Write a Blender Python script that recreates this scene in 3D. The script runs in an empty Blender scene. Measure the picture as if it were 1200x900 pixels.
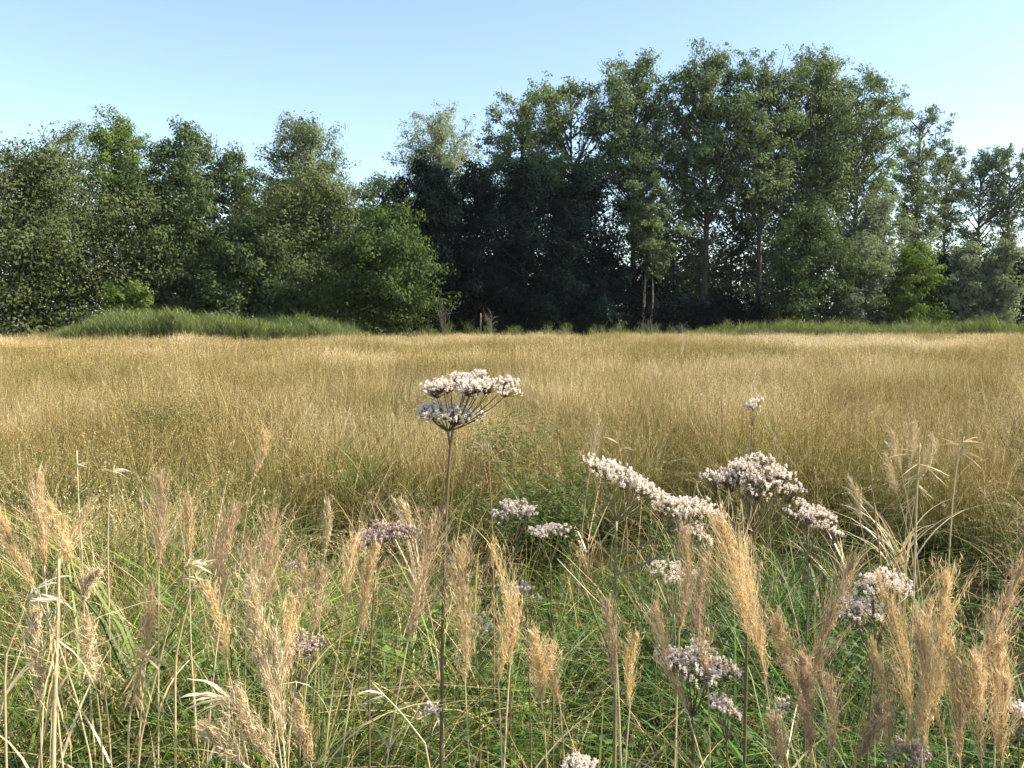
import bpy, math, random
import numpy as np
from mathutils import Vector

SC = bpy.context.scene
COL = SC.collection
RNG = np.random.default_rng(7)
random.seed(7)
R = math.radians

# ------------------------------------------------------------------ camera
EYE = 1.65
FPX = 1039.0                      # focal length in pixels of a 1200 px wide frame
PITCH = math.atan(72 / FPX)
cd = bpy.data.cameras.new('camera')
cam = bpy.data.objects.new('camera', cd)
COL.objects.link(cam)
cam.location = (0, 0, EYE)
cam.rotation_euler = (R(90) - PITCH, 0, 0)
cd.sensor_width = 36
cd.lens = FPX / 1200 * 36
cd.clip_start = 0.05
cd.clip_end = 4000
SC.camera = cam

# ------------------------------------------------------------------ light
SUN_AZ, SUN_EL = R(93), R(40)     # azimuth from +Y (view direction) towards +X (right)
w = bpy.data.worlds.new('World')
SC.world = w
w.use_nodes = True
nt = w.node_tree
bg = nt.nodes['Background']
sky = nt.nodes.new('ShaderNodeTexSky')
sky.sky_type = 'NISHITA'
sky.sun_disc = False
sky.sun_elevation = SUN_EL
sky.sun_rotation = SUN_AZ
sky.air_density = 1.0
sky.dust_density = 0.8
sky.ozone_density = 0.6
nt.links.new(sky.outputs[0], bg.inputs[0])
bg.inputs[1].default_value = 0.128
sd = bpy.data.lights.new('sun', 'SUN')
sd.energy = 5.0
sd.angle = R(0.53)
sd.color = (1.0, 0.91, 0.75)
so = bpy.data.objects.new('sun', sd)
COL.objects.link(so)
sv = Vector((math.sin(SUN_AZ) * math.cos(SUN_EL), math.cos(SUN_AZ) * math.cos(SUN_EL), math.sin(SUN_EL)))
so.rotation_euler = (-sv).to_track_quat('-Z', 'Y').to_euler()
so.location = sv * 60
SC.view_settings.view_transform = 'Standard'
SC.view_settings.look = 'None'
SC.view_settings.exposure = 1.15
SC.view_settings.gamma = 1.0
SC.render.engine = 'CYCLES'
SC.cycles.max_bounces = 4
SC.cycles.diffuse_bounces = 2
SC.cycles.transmission_bounces = 3
SC.cycles.volume_bounces = 0
SC.cycles.use_denoising = True
SC.cycles.use_adaptive_sampling = True
SC.cycles.adaptive_threshold = 0.02


# ------------------------------------------------------------------ helpers
def at(px, py, Y):
    """The place at forward distance Y that lies behind pixel (px, py) of the 1200x900 frame."""
    u, v = (px - 600) / FPX, (450 - py) / FPX
    dy = math.cos(PITCH) + v * math.sin(PITCH)
    dz = -math.sin(PITCH) + v * math.cos(PITCH)
    s = Y / dy
    return np.array([u * s, Y, EYE + dz * s])


def tag(o, label=None, cat=None, group=None, kind=None):
    if label: o['label'] = label
    if cat: o['category'] = cat
    if group: o['group'] = group
    if kind: o['kind'] = kind
    return o


def empty(name, loc, label=None, cat=None, group=None):
    o = bpy.data.objects.new(name, None)
    o.empty_display_size = 0.1
    o.location = loc
    COL.objects.link(o)
    return tag(o, label, cat, group)


class MB:
    """Collects vertices and faces with two per-vertex values: t (place along a blade) and var (random tint)."""
    def __init__(s):
        s.v, s.q, s.f3, s.t, s.r, s.n = [], [], [], [], [], 0

    def add(s, v, quads=None, tris=None, t=None, var=None):
        v = np.asarray(v, float).reshape(-1, 3)
        k = len(v)
        if quads is not None and len(quads): s.q.append(np.asarray(quads, np.int64).reshape(-1, 4) + s.n)
        if tris is not None and len(tris): s.f3.append(np.asarray(tris, np.int64).reshape(-1, 3) + s.n)
        s.v.append(v)
        s.t.append(np.broadcast_to(np.asarray(0.0 if t is None else t, float), (k,)).copy() if np.ndim(t) == 0 else np.asarray(t, float).reshape(-1))
        s.r.append(np.broadcast_to(np.asarray(0.5 if var is None else var, float), (k,)).copy() if np.ndim(var) == 0 else np.asarray(var, float).reshape(-1))
        s.n += k
        return s

    def mesh(s, name, mat, smooth=False):
        me = bpy.data.meshes.new(name)
        v = np.concatenate(s.v)
        q = np.concatenate(s.q) if s.q else np.zeros((0, 4), np.int64)
        t3 = np.concatenate(s.f3) if s.f3 else np.zeros((0, 3), np.int64)
        me.vertices.add(len(v))
        me.vertices.foreach_set('co', v.astype(np.float32).ravel())
        me.loops.add(q.size + t3.size)
        me.loops.foreach_set('vertex_index', np.concatenate([q.ravel(), t3.ravel()]).astype(np.int32))
        me.polygons.add(len(q) + len(t3))
        me.polygons.foreach_set('loop_start', np.concatenate([np.arange(len(q)) * 4, q.size + np.arange(len(t3)) * 3]).astype(np.int32))
        if smooth:
            me.polygons.foreach_set('use_smooth', np.ones(len(q) + len(t3), bool))
        for nm, arr in (('t', s.t), ('var', s.r)):
            me.attributes.new(nm, 'FLOAT', 'POINT').data.foreach_set('value', np.concatenate(arr).astype(np.float32))
        me.update(calc_edges=True)
        me.materials.append(mat)
        return me

    def build(s, name, mat, parent=None, loc=(0, 0, 0), smooth=False):
        o = bpy.data.objects.new(name, s.mesh(name, mat, smooth))
        o.location = loc
        COL.objects.link(o)
        if parent is not None: o.parent = parent
        return o


def unit(a):
    return a / np.maximum(np.linalg.norm(a, axis=-1, keepdims=True), 1e-9)


def tube(mb, pts, rad, sides=6, var=0.5, cap=True):
    pts = np.asarray(pts, float)
    n = len(pts)
    rad = np.broadcast_to(np.asarray(rad, float), (n,))
    tan = unit(np.gradient(pts, axis=0))
    ref = np.array([0.31, 0.87, 0.12]) if abs(tan[0][2]) > 0.7 else np.array([0.05, 0.1, 1.0])
    a = unit(np.cross(tan, ref)); b = np.cross(tan, a)
    th = np.arange(sides) / sides * 2 * math.pi
    v = pts[:, None] + rad[:, None, None] * (np.cos(th)[None, :, None] * a[:, None] + np.sin(th)[None, :, None] * b[:, None])
    i = np.arange(n - 1)[:, None] * sides; j = np.arange(sides)[None]; j2 = (j + 1) % sides
    q = np.stack([i + j, i + j2, i + sides + j2, i + sides + j], -1).reshape(-1, 4)
    tris = []
    if cap and sides > 2:
        e = (n - 1) * sides
        tris = [[e, e + k, e + k + 1] for k in range(1, sides - 1)]
    mb.add(v, q, tris, t=np.repeat(np.linspace(0, 1, n), sides), var=var)


def curve(p0, p1, p2, n):
    s = np.linspace(0, 1, n)[:, None]
    return (1 - s) ** 2 * np.asarray(p0) + 2 * s * (1 - s) * np.asarray(p1) + s ** 2 * np.asarray(p2)


def blades(mb, base, az, h, lean, droop, width, nseg=4, rng=RNG, var=None, t0=0.0, t1=1.0, fold=None, pw=1.6):
    """n grass blades: base (n,3), heading az, height h, lean and droop as shares of h, width."""
    n = len(base)
    az, h, lean, droop, width = [np.broadcast_to(np.asarray(x, float), (n,)) for x in (az, h, lean, droop, width)]
    s = np.linspace(0, 1, nseg + 1)
    out = h[:, None] * (lean[:, None] * s + droop[:, None] * s ** 2.4)
    z = h[:, None] * (s - 0.55 * droop[:, None] * s ** 3)
    c = np.zeros((n, nseg + 1, 3))
    c[..., 0] = base[:, None, 0] + np.cos(az)[:, None] * out
    c[..., 1] = base[:, None, 1] + np.sin(az)[:, None] * out
    c[..., 2] = base[:, None, 2] + z
    tw = rng.uniform(0, math.pi, n)
    side = np.stack([np.cos(tw), np.sin(tw), np.zeros(n)], -1)
    wv = width[:, None] * np.maximum(1 - s ** pw, 0.04) * 0.5
    v = np.stack([c - side[:, None] * wv[..., None], c + side[:, None] * wv[..., None]], 2)
    st = (nseg + 1) * 2
    i = np.arange(n)[:, None] * st + np.arange(nseg)[None] * 2
    q = np.stack([i, i + 1, i + 3, i + 2], -1).reshape(-1, 4)
    if var is None: var = rng.uniform(0, 1, n)
    var = np.broadcast_to(var, (n,))
    tt = np.broadcast_to((t0 + (t1 - t0) * s)[None, :, None], (n, nseg + 1, 2))
    mb.add(v, q, t=tt.reshape(-1), var=np.repeat(var, st))
    return c


def leaves(mb, cen, nrm, axis, L, W, var, t=0.5):
    """rhombic leaves at cen with normal nrm, long axis axis."""
    nrm = unit(nrm); axis = unit(axis - (axis * nrm).sum(-1, keepdims=True) * nrm)
    b = np.cross(nrm, axis)
    n = len(cen)
    L = np.broadcast_to(np.asarray(L, float), (n,))[:, None]; W = np.broadcast_to(np.asarray(W, float), (n,))[:, None]
    v = np.stack([cen - axis * L * .5, cen + b * W * .5 - axis * L * .08, cen + axis * L * .5, cen - b * W * .5 - axis * L * .08], 1)
    q = np.arange(n * 4).reshape(n, 4)
    tt = t if np.ndim(t) == 0 else np.repeat(t, 4)
    mb.add(v, q, t=tt, var=np.repeat(np.broadcast_to(var, (n,)), 4))


def rdir(n, rng=RNG):
    return unit(rng.normal(size=(n, 3)))


def noise2(x, y, seed=0, scale=1.0):
    """smooth value noise 0..1 on numpy arrays."""
    g = np.random.default_rng(1000 + seed).uniform(0, 1, (64, 64))
    x = np.asarray(x) / scale + 400.3; y = np.asarray(y) / scale + 400.7
    xi = np.floor(x).astype(int); yi = np.floor(y).astype(int)
    fx = x - xi; fy = y - yi
    fx = fx * fx * (3 - 2 * fx); fy = fy * fy * (3 - 2 * fy)
    a = g[xi % 64, yi % 64]; b = g[(xi + 1) % 64, yi % 64]; c = g[xi % 64, (yi + 1) % 64]; d = g[(xi + 1) % 64, (yi + 1) % 64]
    return (a * (1 - fx) + b * fx) * (1 - fy) + (c * (1 - fx) + d * fx) * fy


# ------------------------------------------------------------------ materials
def newmat(name):
    m = bpy.data.materials.new(name)
    m.use_nodes = True
    n = m.node_tree
    n.nodes.clear()
    return m, n, n.nodes.new('ShaderNodeOutputMaterial')


def attr(n, name, typ='GEOMETRY'):
    a = n.nodes.new('ShaderNodeAttribute')
    a.attribute_name = name
    a.attribute_type = typ
    return a.outputs['Fac']


def math_(n, op, a, b=None, clamp=False):
    m = n.nodes.new('ShaderNodeMath'); m.operation = op; m.use_clamp = clamp
    for i, x in enumerate((a, b)):
        if x is None: continue
        if isinstance(x, (int, float)): m.inputs[i].default_value = x
        else: n.links.new(x, m.inputs[i])
    return m.outputs[0]


def mixc(n, f, a, b, blend='MIX'):
    m = n.nodes.new('ShaderNodeMix'); m.data_type = 'RGBA'; m.blend_type = blend
    for sck, x in ((m.inputs[0], f), (m.inputs[6], a), (m.inputs[7], b)):
        if isinstance(x, (int, float)): sck.default_value = x
        elif isinstance(x, tuple): sck.default_value = (*x, 1)
        else: n.links.new(x, sck)
    return m.outputs[2]


def ramp(n, f, stops):
    r = n.nodes.new('ShaderNodeValToRGB')
    e = r.color_ramp.elements
    while len(e) > 1: e.remove(e[-1])
    e[0].position, e[0].color = stops[0][0], (*stops[0][1], 1)
    for p, c in stops[1:]:
        x = e.new(p); x.color = (*c, 1)
    n.links.new(f, r.inputs[0])
    return r.outputs[0]


def leafy(n, out, colour, transl=0.35, gloss=0.03, rough=0.55, tcol=None):
    d = n.nodes.new('ShaderNodeBsdfDiffuse'); n.links.new(colour, d.inputs[0])
    t = n.nodes.new('ShaderNodeBsdfTranslucent')
    n.links.new(mixc(n, 1.0, colour, tcol or (1.0, 1.0, 0.7), 'MULTIPLY'), t.inputs[0])
    m = n.nodes.new('ShaderNodeMixShader'); m.inputs[0].default_value = transl
    n.links.new(d.outputs[0], m.inputs[1]); n.links.new(t.outputs[0], m.inputs[2])
    g = n.nodes.new('ShaderNodeBsdfGlossy'); g.inputs['Roughness'].default_value = rough
    g.inputs[0].default_value = (1, 1, 1, 1)
    m2 = n.nodes.new('ShaderNodeMixShader'); m2.inputs[0].default_value = gloss
    n.links.new(m.outputs[0], m2.inputs[1]); n.links.new(g.outputs[0], m2.inputs[2])
    n.links.new(m2.outputs[0], out.inputs[0])


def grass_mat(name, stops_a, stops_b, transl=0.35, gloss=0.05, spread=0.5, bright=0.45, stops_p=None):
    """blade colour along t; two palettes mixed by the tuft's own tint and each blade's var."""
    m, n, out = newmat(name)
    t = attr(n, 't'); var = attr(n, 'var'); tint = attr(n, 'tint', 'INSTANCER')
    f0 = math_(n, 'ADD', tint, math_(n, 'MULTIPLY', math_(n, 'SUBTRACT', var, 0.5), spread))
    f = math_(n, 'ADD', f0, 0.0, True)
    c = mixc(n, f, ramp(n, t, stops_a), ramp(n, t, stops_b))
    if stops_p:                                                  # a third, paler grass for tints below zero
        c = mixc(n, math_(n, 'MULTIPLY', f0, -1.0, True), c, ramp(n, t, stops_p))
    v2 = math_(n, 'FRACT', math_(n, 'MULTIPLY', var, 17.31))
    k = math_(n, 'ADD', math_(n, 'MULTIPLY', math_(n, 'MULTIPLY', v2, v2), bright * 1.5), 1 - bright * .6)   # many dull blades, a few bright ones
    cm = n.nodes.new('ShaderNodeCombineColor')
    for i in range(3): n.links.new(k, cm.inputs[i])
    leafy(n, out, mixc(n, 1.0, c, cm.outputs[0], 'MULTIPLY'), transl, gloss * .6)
    return m


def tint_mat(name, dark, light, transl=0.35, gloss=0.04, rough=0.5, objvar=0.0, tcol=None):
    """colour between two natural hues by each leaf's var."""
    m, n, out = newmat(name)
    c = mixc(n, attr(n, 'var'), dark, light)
    if objvar:
        oi = n.nodes.new('ShaderNodeObjectInfo')
        k = math_(n, 'ADD', math_(n, 'MULTIPLY', oi.outputs['Random'], objvar), 1 - objvar / 2)
        cm = n.nodes.new('ShaderNodeCombineColor')
        for i in range(3): n.links.new(k, cm.inputs[i])
        c = mixc(n, 1.0, c, cm.outputs[0], 'MULTIPLY')
    leafy(n, out, c, transl, gloss, rough, tcol)
    return m


def bark_mat(name, a, b, scale=9.0):
    m, n, out = newmat(name)
    g = n.nodes.new('ShaderNodeTexCoord')
    mp = n.nodes.new('ShaderNodeMapping'); mp.inputs['Scale'].default_value = (scale, scale, scale * .25)
    nz = n.nodes.new('ShaderNodeTexNoise'); nz.inputs['Scale'].default_value = 1.0; nz.inputs['Detail'].default_value = 6
    n.links.new(g.outputs['Object'], mp.inputs[0]); n.links.new(mp.outputs[0], nz.inputs[0])
    p = n.nodes.new('ShaderNodeBsdfPrincipled')
    p.inputs['Roughness'].default_value = 0.85
    n.links.new(ramp(n, nz.outputs[0], [(0.35, a), (0.65, b)]), p.inputs['Base Color'])
    bp = n.nodes.new('ShaderNodeBump'); bp.inputs['Strength'].default_value = 0.5; bp.inputs['Distance'].default_value = 0.02
    n.links.new(nz.outputs[0], bp.inputs['Height']); n.links.new(bp.outputs[0], p.inputs['Normal'])
    n.links.new(p.outputs[0], out.inputs[0])
    return m


M = {}
M['meadow'] = grass_mat('meadow_grass',  # bases are the plant's own brown-green, deepened to paint shade between blades
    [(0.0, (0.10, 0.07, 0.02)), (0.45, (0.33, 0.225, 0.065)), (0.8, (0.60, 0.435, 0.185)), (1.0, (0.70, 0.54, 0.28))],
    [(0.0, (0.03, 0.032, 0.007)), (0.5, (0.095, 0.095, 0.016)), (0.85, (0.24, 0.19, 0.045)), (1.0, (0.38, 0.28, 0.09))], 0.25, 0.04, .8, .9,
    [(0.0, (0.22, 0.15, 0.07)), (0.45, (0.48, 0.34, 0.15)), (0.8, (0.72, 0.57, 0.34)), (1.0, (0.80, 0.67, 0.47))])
M['green'] = grass_mat('green_grass',  # dark bases: own colour plus painted shade of the gaps
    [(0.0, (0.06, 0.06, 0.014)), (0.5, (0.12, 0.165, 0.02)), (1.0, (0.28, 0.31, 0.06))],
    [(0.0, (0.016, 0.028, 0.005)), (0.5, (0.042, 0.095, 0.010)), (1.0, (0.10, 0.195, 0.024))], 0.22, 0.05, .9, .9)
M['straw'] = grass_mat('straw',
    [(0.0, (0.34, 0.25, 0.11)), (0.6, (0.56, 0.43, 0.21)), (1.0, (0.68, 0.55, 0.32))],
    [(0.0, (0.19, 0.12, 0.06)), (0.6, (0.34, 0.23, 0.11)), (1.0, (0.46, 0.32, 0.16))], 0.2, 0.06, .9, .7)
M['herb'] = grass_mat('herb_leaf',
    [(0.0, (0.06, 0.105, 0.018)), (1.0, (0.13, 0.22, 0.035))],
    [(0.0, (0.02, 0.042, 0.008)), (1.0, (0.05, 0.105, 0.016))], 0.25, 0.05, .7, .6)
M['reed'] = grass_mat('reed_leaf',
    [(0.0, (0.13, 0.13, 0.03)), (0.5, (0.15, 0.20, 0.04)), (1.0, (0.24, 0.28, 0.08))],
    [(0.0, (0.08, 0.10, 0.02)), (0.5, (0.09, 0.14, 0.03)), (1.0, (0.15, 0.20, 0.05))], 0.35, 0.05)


def leafmat(nm, dark, light, tr=0.35, gl=0.0):
    M[nm] = tint_mat(nm, dark, light, tr, min(gl, .006), 0.6)


leafmat('poplar_leaf', (0.085, 0.125, 0.045), (0.235, 0.295, 0.135), 0.45, 0.07)
leafmat('pale_leaf', (0.18, 0.22, 0.12), (0.32, 0.36, 0.22), 0.45, 0.07)
leafmat('dark_leaf', (0.005, 0.011, 0.010), (0.011, 0.021, 0.016), 0.1, 0.0)  # near-black, with the thicket's shade put into the leaf colour
leafmat('oak_leaf', (0.055, 0.072, 0.024), (0.13, 0.155, 0.055), 0.3, 0.04)
leafmat('bright_leaf', (0.07, 0.115, 0.022), (0.17, 0.235, 0.05), 0.4, 0.05)
leafmat('mid_leaf', (0.045, 0.075, 0.026), (0.12, 0.165, 0.06), 0.35, 0.05)
leafmat('green_leaf', (0.034, 0.060, 0.016), (0.088, 0.135, 0.036), 0.35, 0.05)
leafmat('silver_leaf', (0.15, 0.185, 0.10), (0.28, 0.32, 0.20), 0.4)
leafmat('willow_leaf', (0.11, 0.145, 0.065), (0.22, 0.26, 0.14), 0.4, 0.06)
M['bark_dark'] = bark_mat('dark_bark', (0.03, 0.025, 0.02), (0.09, 0.075, 0.06))
M['bark_black'] = bark_mat('shaded_bark', (0.008, 0.007, 0.006), (0.022, 0.019, 0.016))  # bark darkened to carry the thicket's shade in its colour
M['bark_grey'] = bark_mat('grey_bark', (0.10, 0.09, 0.07), (0.24, 0.21, 0.17))
M['bark_pale'] = bark_mat('pale_bark', (0.12, 0.10, 0.07), (0.34, 0.29, 0.21))
M['twig'] = bark_mat('grey_twig', (0.05, 0.04, 0.035), (0.14, 0.12, 0.10))
M['plume'] = tint_mat('plume', (0.52, 0.365, 0.175), (0.84, 0.67, 0.39), 0.4, 0.03, 0.5, 0.25, (1, 0.95, 0.85))
M['plume_brown'] = tint_mat('brown_plume', (0.36, 0.245, 0.135), (0.66, 0.50, 0.32), 0.4, 0.03, 0.5, 0.2, (1, 0.95, 0.85))
M['dry'] = tint_mat('dry_stalk', (0.46, 0.34, 0.17), (0.78, 0.64, 0.40), 0.25, 0.06, 0.45, 0.2, (1, 0.95, 0.8))
M['cream'] = tint_mat('cream_leaf', (0.62, 0.50, 0.30), (0.82, 0.74, 0.54), 0.3, 0.08, 0.4, 0.1, (1, 0.95, 0.8))
M['red_dry'] = tint_mat('red_stalk', (0.26, 0.13, 0.06), (0.42, 0.25, 0.12), 0.1, 0.06, 0.5, 0.2)
M['stem'] = tint_mat('flower_stem', (0.10, 0.06, 0.035), (0.16, 0.13, 0.05), 0.0, 0.06, 0.5, 0.2)
M['stem_green'] = tint_mat('green_stem', (0.14, 0.15, 0.05), (0.22, 0.20, 0.08), 0.0, 0.06, 0.5, 0.2)
M['petal'] = tint_mat('petal', (0.88, 0.74, 0.64), (0.96, 0.92, 0.82), 0.45, 0.02, 0.6, 0.0, (1, 0.95, 0.93))
M['petal_faded'] = tint_mat('faded_petal', (0.36, 0.25, 0.20), (0.74, 0.63, 0.55), 0.3, 0.02, 0.6, 0.0, (1, 0.95, 0.9))
M['petal_grey'] = tint_mat('grey_petal', (0.54, 0.45, 0.39), (0.82, 0.76, 0.67), 0.3, 0.02, 0.6, 0.0, (1, 0.95, 0.9))
M['leaf'] = tint_mat('flower_leaf', (0.055, 0.085, 0.02), (0.12, 0.17, 0.045), 0.35, 0.01, 0.6, 0.1)


# ------------------------------------------------------------------ ground
def hollow(x, y):
    return -0.10 * np.exp(-((y - 5.0) / 1.3) ** 2) * np.clip((x + 1.5) / 1.5, 0, 1)


def ground_z(x, y):
    x = np.asarray(x, float); y = np.asarray(y, float)
    k = np.exp(-(np.hypot(x, y) / 60) ** 2)
    return k * (0.16 * (noise2(x, y, 3, 2.3) - .5) + 0.10 * (noise2(x, y, 4, 0.8) - .5)) + hollow(x, y)


def make_ground():
    m, n, out = newmat('soil_and_litter')
    g = n.nodes.new('ShaderNodeTexCoord')
    a = n.nodes.new('ShaderNodeTexNoise'); a.inputs['Scale'].default_value = 6; a.inputs['Detail'].default_value = 8
    b = n.nodes.new('ShaderNodeTexNoise'); b.inputs['Scale'].default_value = 0.15; b.inputs['Detail'].default_value = 5
    n.links.new(g.outputs['Object'], a.inputs[0]); n.links.new(g.outputs['Object'], b.inputs[0])
    c = mixc(n, b.outputs[0], ramp(n, a.outputs[0], [(0.35, (0.014, 0.010, 0.006)), (0.7, (0.05, 0.037, 0.018))]), (0.03, 0.032, 0.012))
    p = n.nodes.new('ShaderNodeBsdfPrincipled'); p.inputs['Roughness'].default_value = 1.0; p.inputs['Specular IOR Level'].default_value = 0.02
    n.links.new(c, p.inputs['Base Color'])
    bp = n.nodes.new('ShaderNodeBump'); bp.inputs['Strength'].default_value = 0.7; bp.inputs['Distance'].default_value = 0.03
    n.links.new(a.outputs[0], bp.inputs['Height']); n.links.new(bp.outputs[0], p.inputs['Normal'])
    n.links.new(p.outputs[0], out.inputs[0])
    def axis(lo, hi, fine_lo, fine_hi, step):
        f = np.arange(fine_lo, fine_hi + 1e-6, step)
        k = np.array([1, 2, 4, 7, 12, 20, 32, 50, 80, 130, 210, 340, 560, 900, 1500])
        return np.concatenate([(fine_lo - k[fine_lo - k >= lo])[::-1], f, fine_hi + k[fine_hi + k <= hi]])
    xs = axis(-1600, 1600, -14, 14, 0.35); ys = axis(-1600, 1600, -3, 22, 0.35)
    X, Y = np.meshgrid(xs, ys)
    Z = ground_z(X, Y)
    nx, ny = len(xs), len(ys)
    i = np.arange(ny - 1)[:, None] * nx + np.arange(nx - 1)[None]
    q = np.stack([i, i + 1, i + nx + 1, i + nx], -1).reshape(-1, 4)
    mb = MB(); mb.add(np.stack([X, Y, Z], -1), q)
    tag(mb.build('meadow_ground', m, smooth=True), kind='structure')


make_ground()


# ------------------------------------------------------------------ scattering of uncountable plants
def scatter(name, pts, rot, scl, idx, tint, protos):
    me = bpy.data.meshes.new(name)
    n = len(pts)
    me.vertices.add(n)
    me.vertices.foreach_set('co', np.asarray(pts, np.float32).ravel())
    me.attributes.new('rot', 'FLOAT_VECTOR', 'POINT').data.foreach_set('vector', np.asarray(rot, np.float32).ravel())
    me.attributes.new('scl', 'FLOAT_VECTOR', 'POINT').data.foreach_set('vector', np.asarray(scl, np.float32).ravel())
    me.attributes.new('idx', 'INT', 'POINT').data.foreach_set('value', np.asarray(idx, np.int32))
    me.attributes.new('tint', 'FLOAT', 'POINT').data.foreach_set('value', np.asarray(tint, np.float32))
    me.update()
    o = bpy.data.objects.new(name, me)
    COL.objects.link(o)
    tag(o, kind='stuff')
    ng = bpy.data.node_groups.new(name, 'GeometryNodeTree')
    ng.interface.new_socket('Geometry', in_out='INPUT', socket_type='NodeSocketGeometry')
    ng.interface.new_socket('Geometry', in_out='OUTPUT', socket_type='NodeSocketGeometry')
    gi = ng.nodes.new('NodeGroupInput'); go = ng.nodes.new('NodeGroupOutput')
    jn = ng.nodes.new('GeometryNodeJoinGeometry')

    def named(nm, ty):
        x = ng.nodes.new('GeometryNodeInputNamedAttribute'); x.data_type = ty
        x.inputs['Name'].default_value = nm
        return x.outputs['Attribute']
    e2r = ng.nodes.new('FunctionNodeEulerToRotation')
    ng.links.new(named('rot', 'FLOAT_VECTOR'), e2r.inputs[0])
    s_, i_ = named('scl', 'FLOAT_VECTOR'), named('idx', 'INT')
    for k, pme in enumerate(protos):
        po = bpy.data.objects.new(name + '_tuft', pme)
        oi = ng.nodes.new('GeometryNodeObjectInfo'); oi.inputs['Object'].default_value = po
        oi.inputs['As Instance'].default_value = False
        cmp_ = ng.nodes.new('FunctionNodeCompare'); cmp_.data_type = 'INT'; cmp_.operation = 'EQUAL'
        ng.links.new(i_, cmp_.inputs['A'] if False else [s for s in cmp_.inputs if s.type == 'INT'][0])
        [s for s in cmp_.inputs if s.type == 'INT'][1].default_value = k
        ip = ng.nodes.new('GeometryNodeInstanceOnPoints')
        ng.links.new(gi.outputs[0], ip.inputs['Points'])
        ng.links.new(cmp_.outputs[0], ip.inputs['Selection'])
        ng.links.new(oi.outputs['Geometry'], ip.inputs['Instance'])
        ng.links.new(e2r.outputs[0], ip.inputs['Rotation'])
        ng.links.new(s_, ip.inputs['Scale'])
        ng.links.new(ip.outputs[0], jn.inputs[0])
    ng.links.new(jn.outputs[0], go.inputs[0])
    md = o.modifiers.new('scatter', 'NODES'); md.node_group = ng
    return o


def disc(n, r, rng):
    a = rng.uniform(0, 2 * math.pi, n); q = r * np.sqrt(rng.uniform(0, 1, n))
    return np.stack([q * np.cos(a), q * np.sin(a), np.zeros(n)], -1)


def seed_heads(mb, c, rng, k=10, length=0.16, size=0.011, wide=0.0022, out=0.012, var=None):
    """small spikelets along the top of stems whose centre lines are c (n, m, 3)."""
    n = len(c)
    top = c[:, -1]; d = unit(c[:, -1] - c[:, -2])
    f = rng.uniform(0, 1, (n, k))
    p = top[:, None] - d[:, None] * (f * length)[..., None] + rdir(n * k, rng).reshape(n, k, 3) * out * (0.3 + f)[..., None]
    p = p.reshape(-1, 3)
    ax = unit(np.repeat(d, k, 0) + 0.5 * rdir(n * k, rng))
    v = rng.uniform(0, 1, n * k) if var is None else np.repeat(var, k)
    leaves(mb, p, rdir(n * k, rng), ax, rng.uniform(.7, 1.3, n * k) * size, wide * rng.uniform(.7, 1.5, n * k), v, 0.95)


def meadow_tuft(seed, rad, nstem, nleaf, h, wst, wlf, k=10, hs=0.16, ss=0.011, sw=0.0022):
    rng = np.random.default_rng(seed)
    mb = MB()
    hh = h * rng.uniform(.62, 1.12, nstem)
    c = blades(mb, disc(nstem, rad, rng), rng.normal(0.2, 1.3, nstem), hh, rng.uniform(.0, .24, nstem), rng.gamma(1.2, .16, nstem), wst, 5, rng, t0=0.2, pw=4)
    if k: seed_heads(mb, c, rng, k, hs, ss, sw, 0.016)
    blades(mb, disc(nleaf, rad, rng), rng.uniform(0, 6.28, nleaf), h * rng.uniform(.45, .85, nleaf), rng.uniform(.05, .4, nleaf), rng.uniform(.1, 1.0, nleaf), wlf, 5, rng, t0=0, t1=.8)
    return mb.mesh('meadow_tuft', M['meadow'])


def patchiness(x, y):
    a = noise2(x, y, 11, 3.5); b = noise2(x, y * .5, 12, 9.0); c = noise2(x, y, 13, 1.1)
    return 0.40 * a + 0.42 * b + 0.18 * c


HOLLOWS = [(-0.72, 5.35, .50, .75), (0.25, 5.75, .95, .7), (2.35, 5.5, .95, .85), (1.25, 6.2, .5, .6), (-2.6, 6.0, .4, .6)]   # x, y, half sizes of gaps in the grass


def in_hollow(x, y):
    m = np.full(np.shape(x), 9.0)
    for hx, hy, a, b in HOLLOWS:
        m = np.minimum(m, ((x - hx) / a) ** 2 + ((y - hy) / b) ** 2)
    return m


def front_edge(x):
    """forward distance where the tall meadow grass begins."""
    return 6.0 + 1.3 * (noise2(x, 0 * x, 21, 1.0) - .5) + .8 * (noise2(x, 0 * x, 25, .35) - .5) - 3.2 * np.clip((-1.0 - x) / 1.4, 0, 1)


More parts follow.
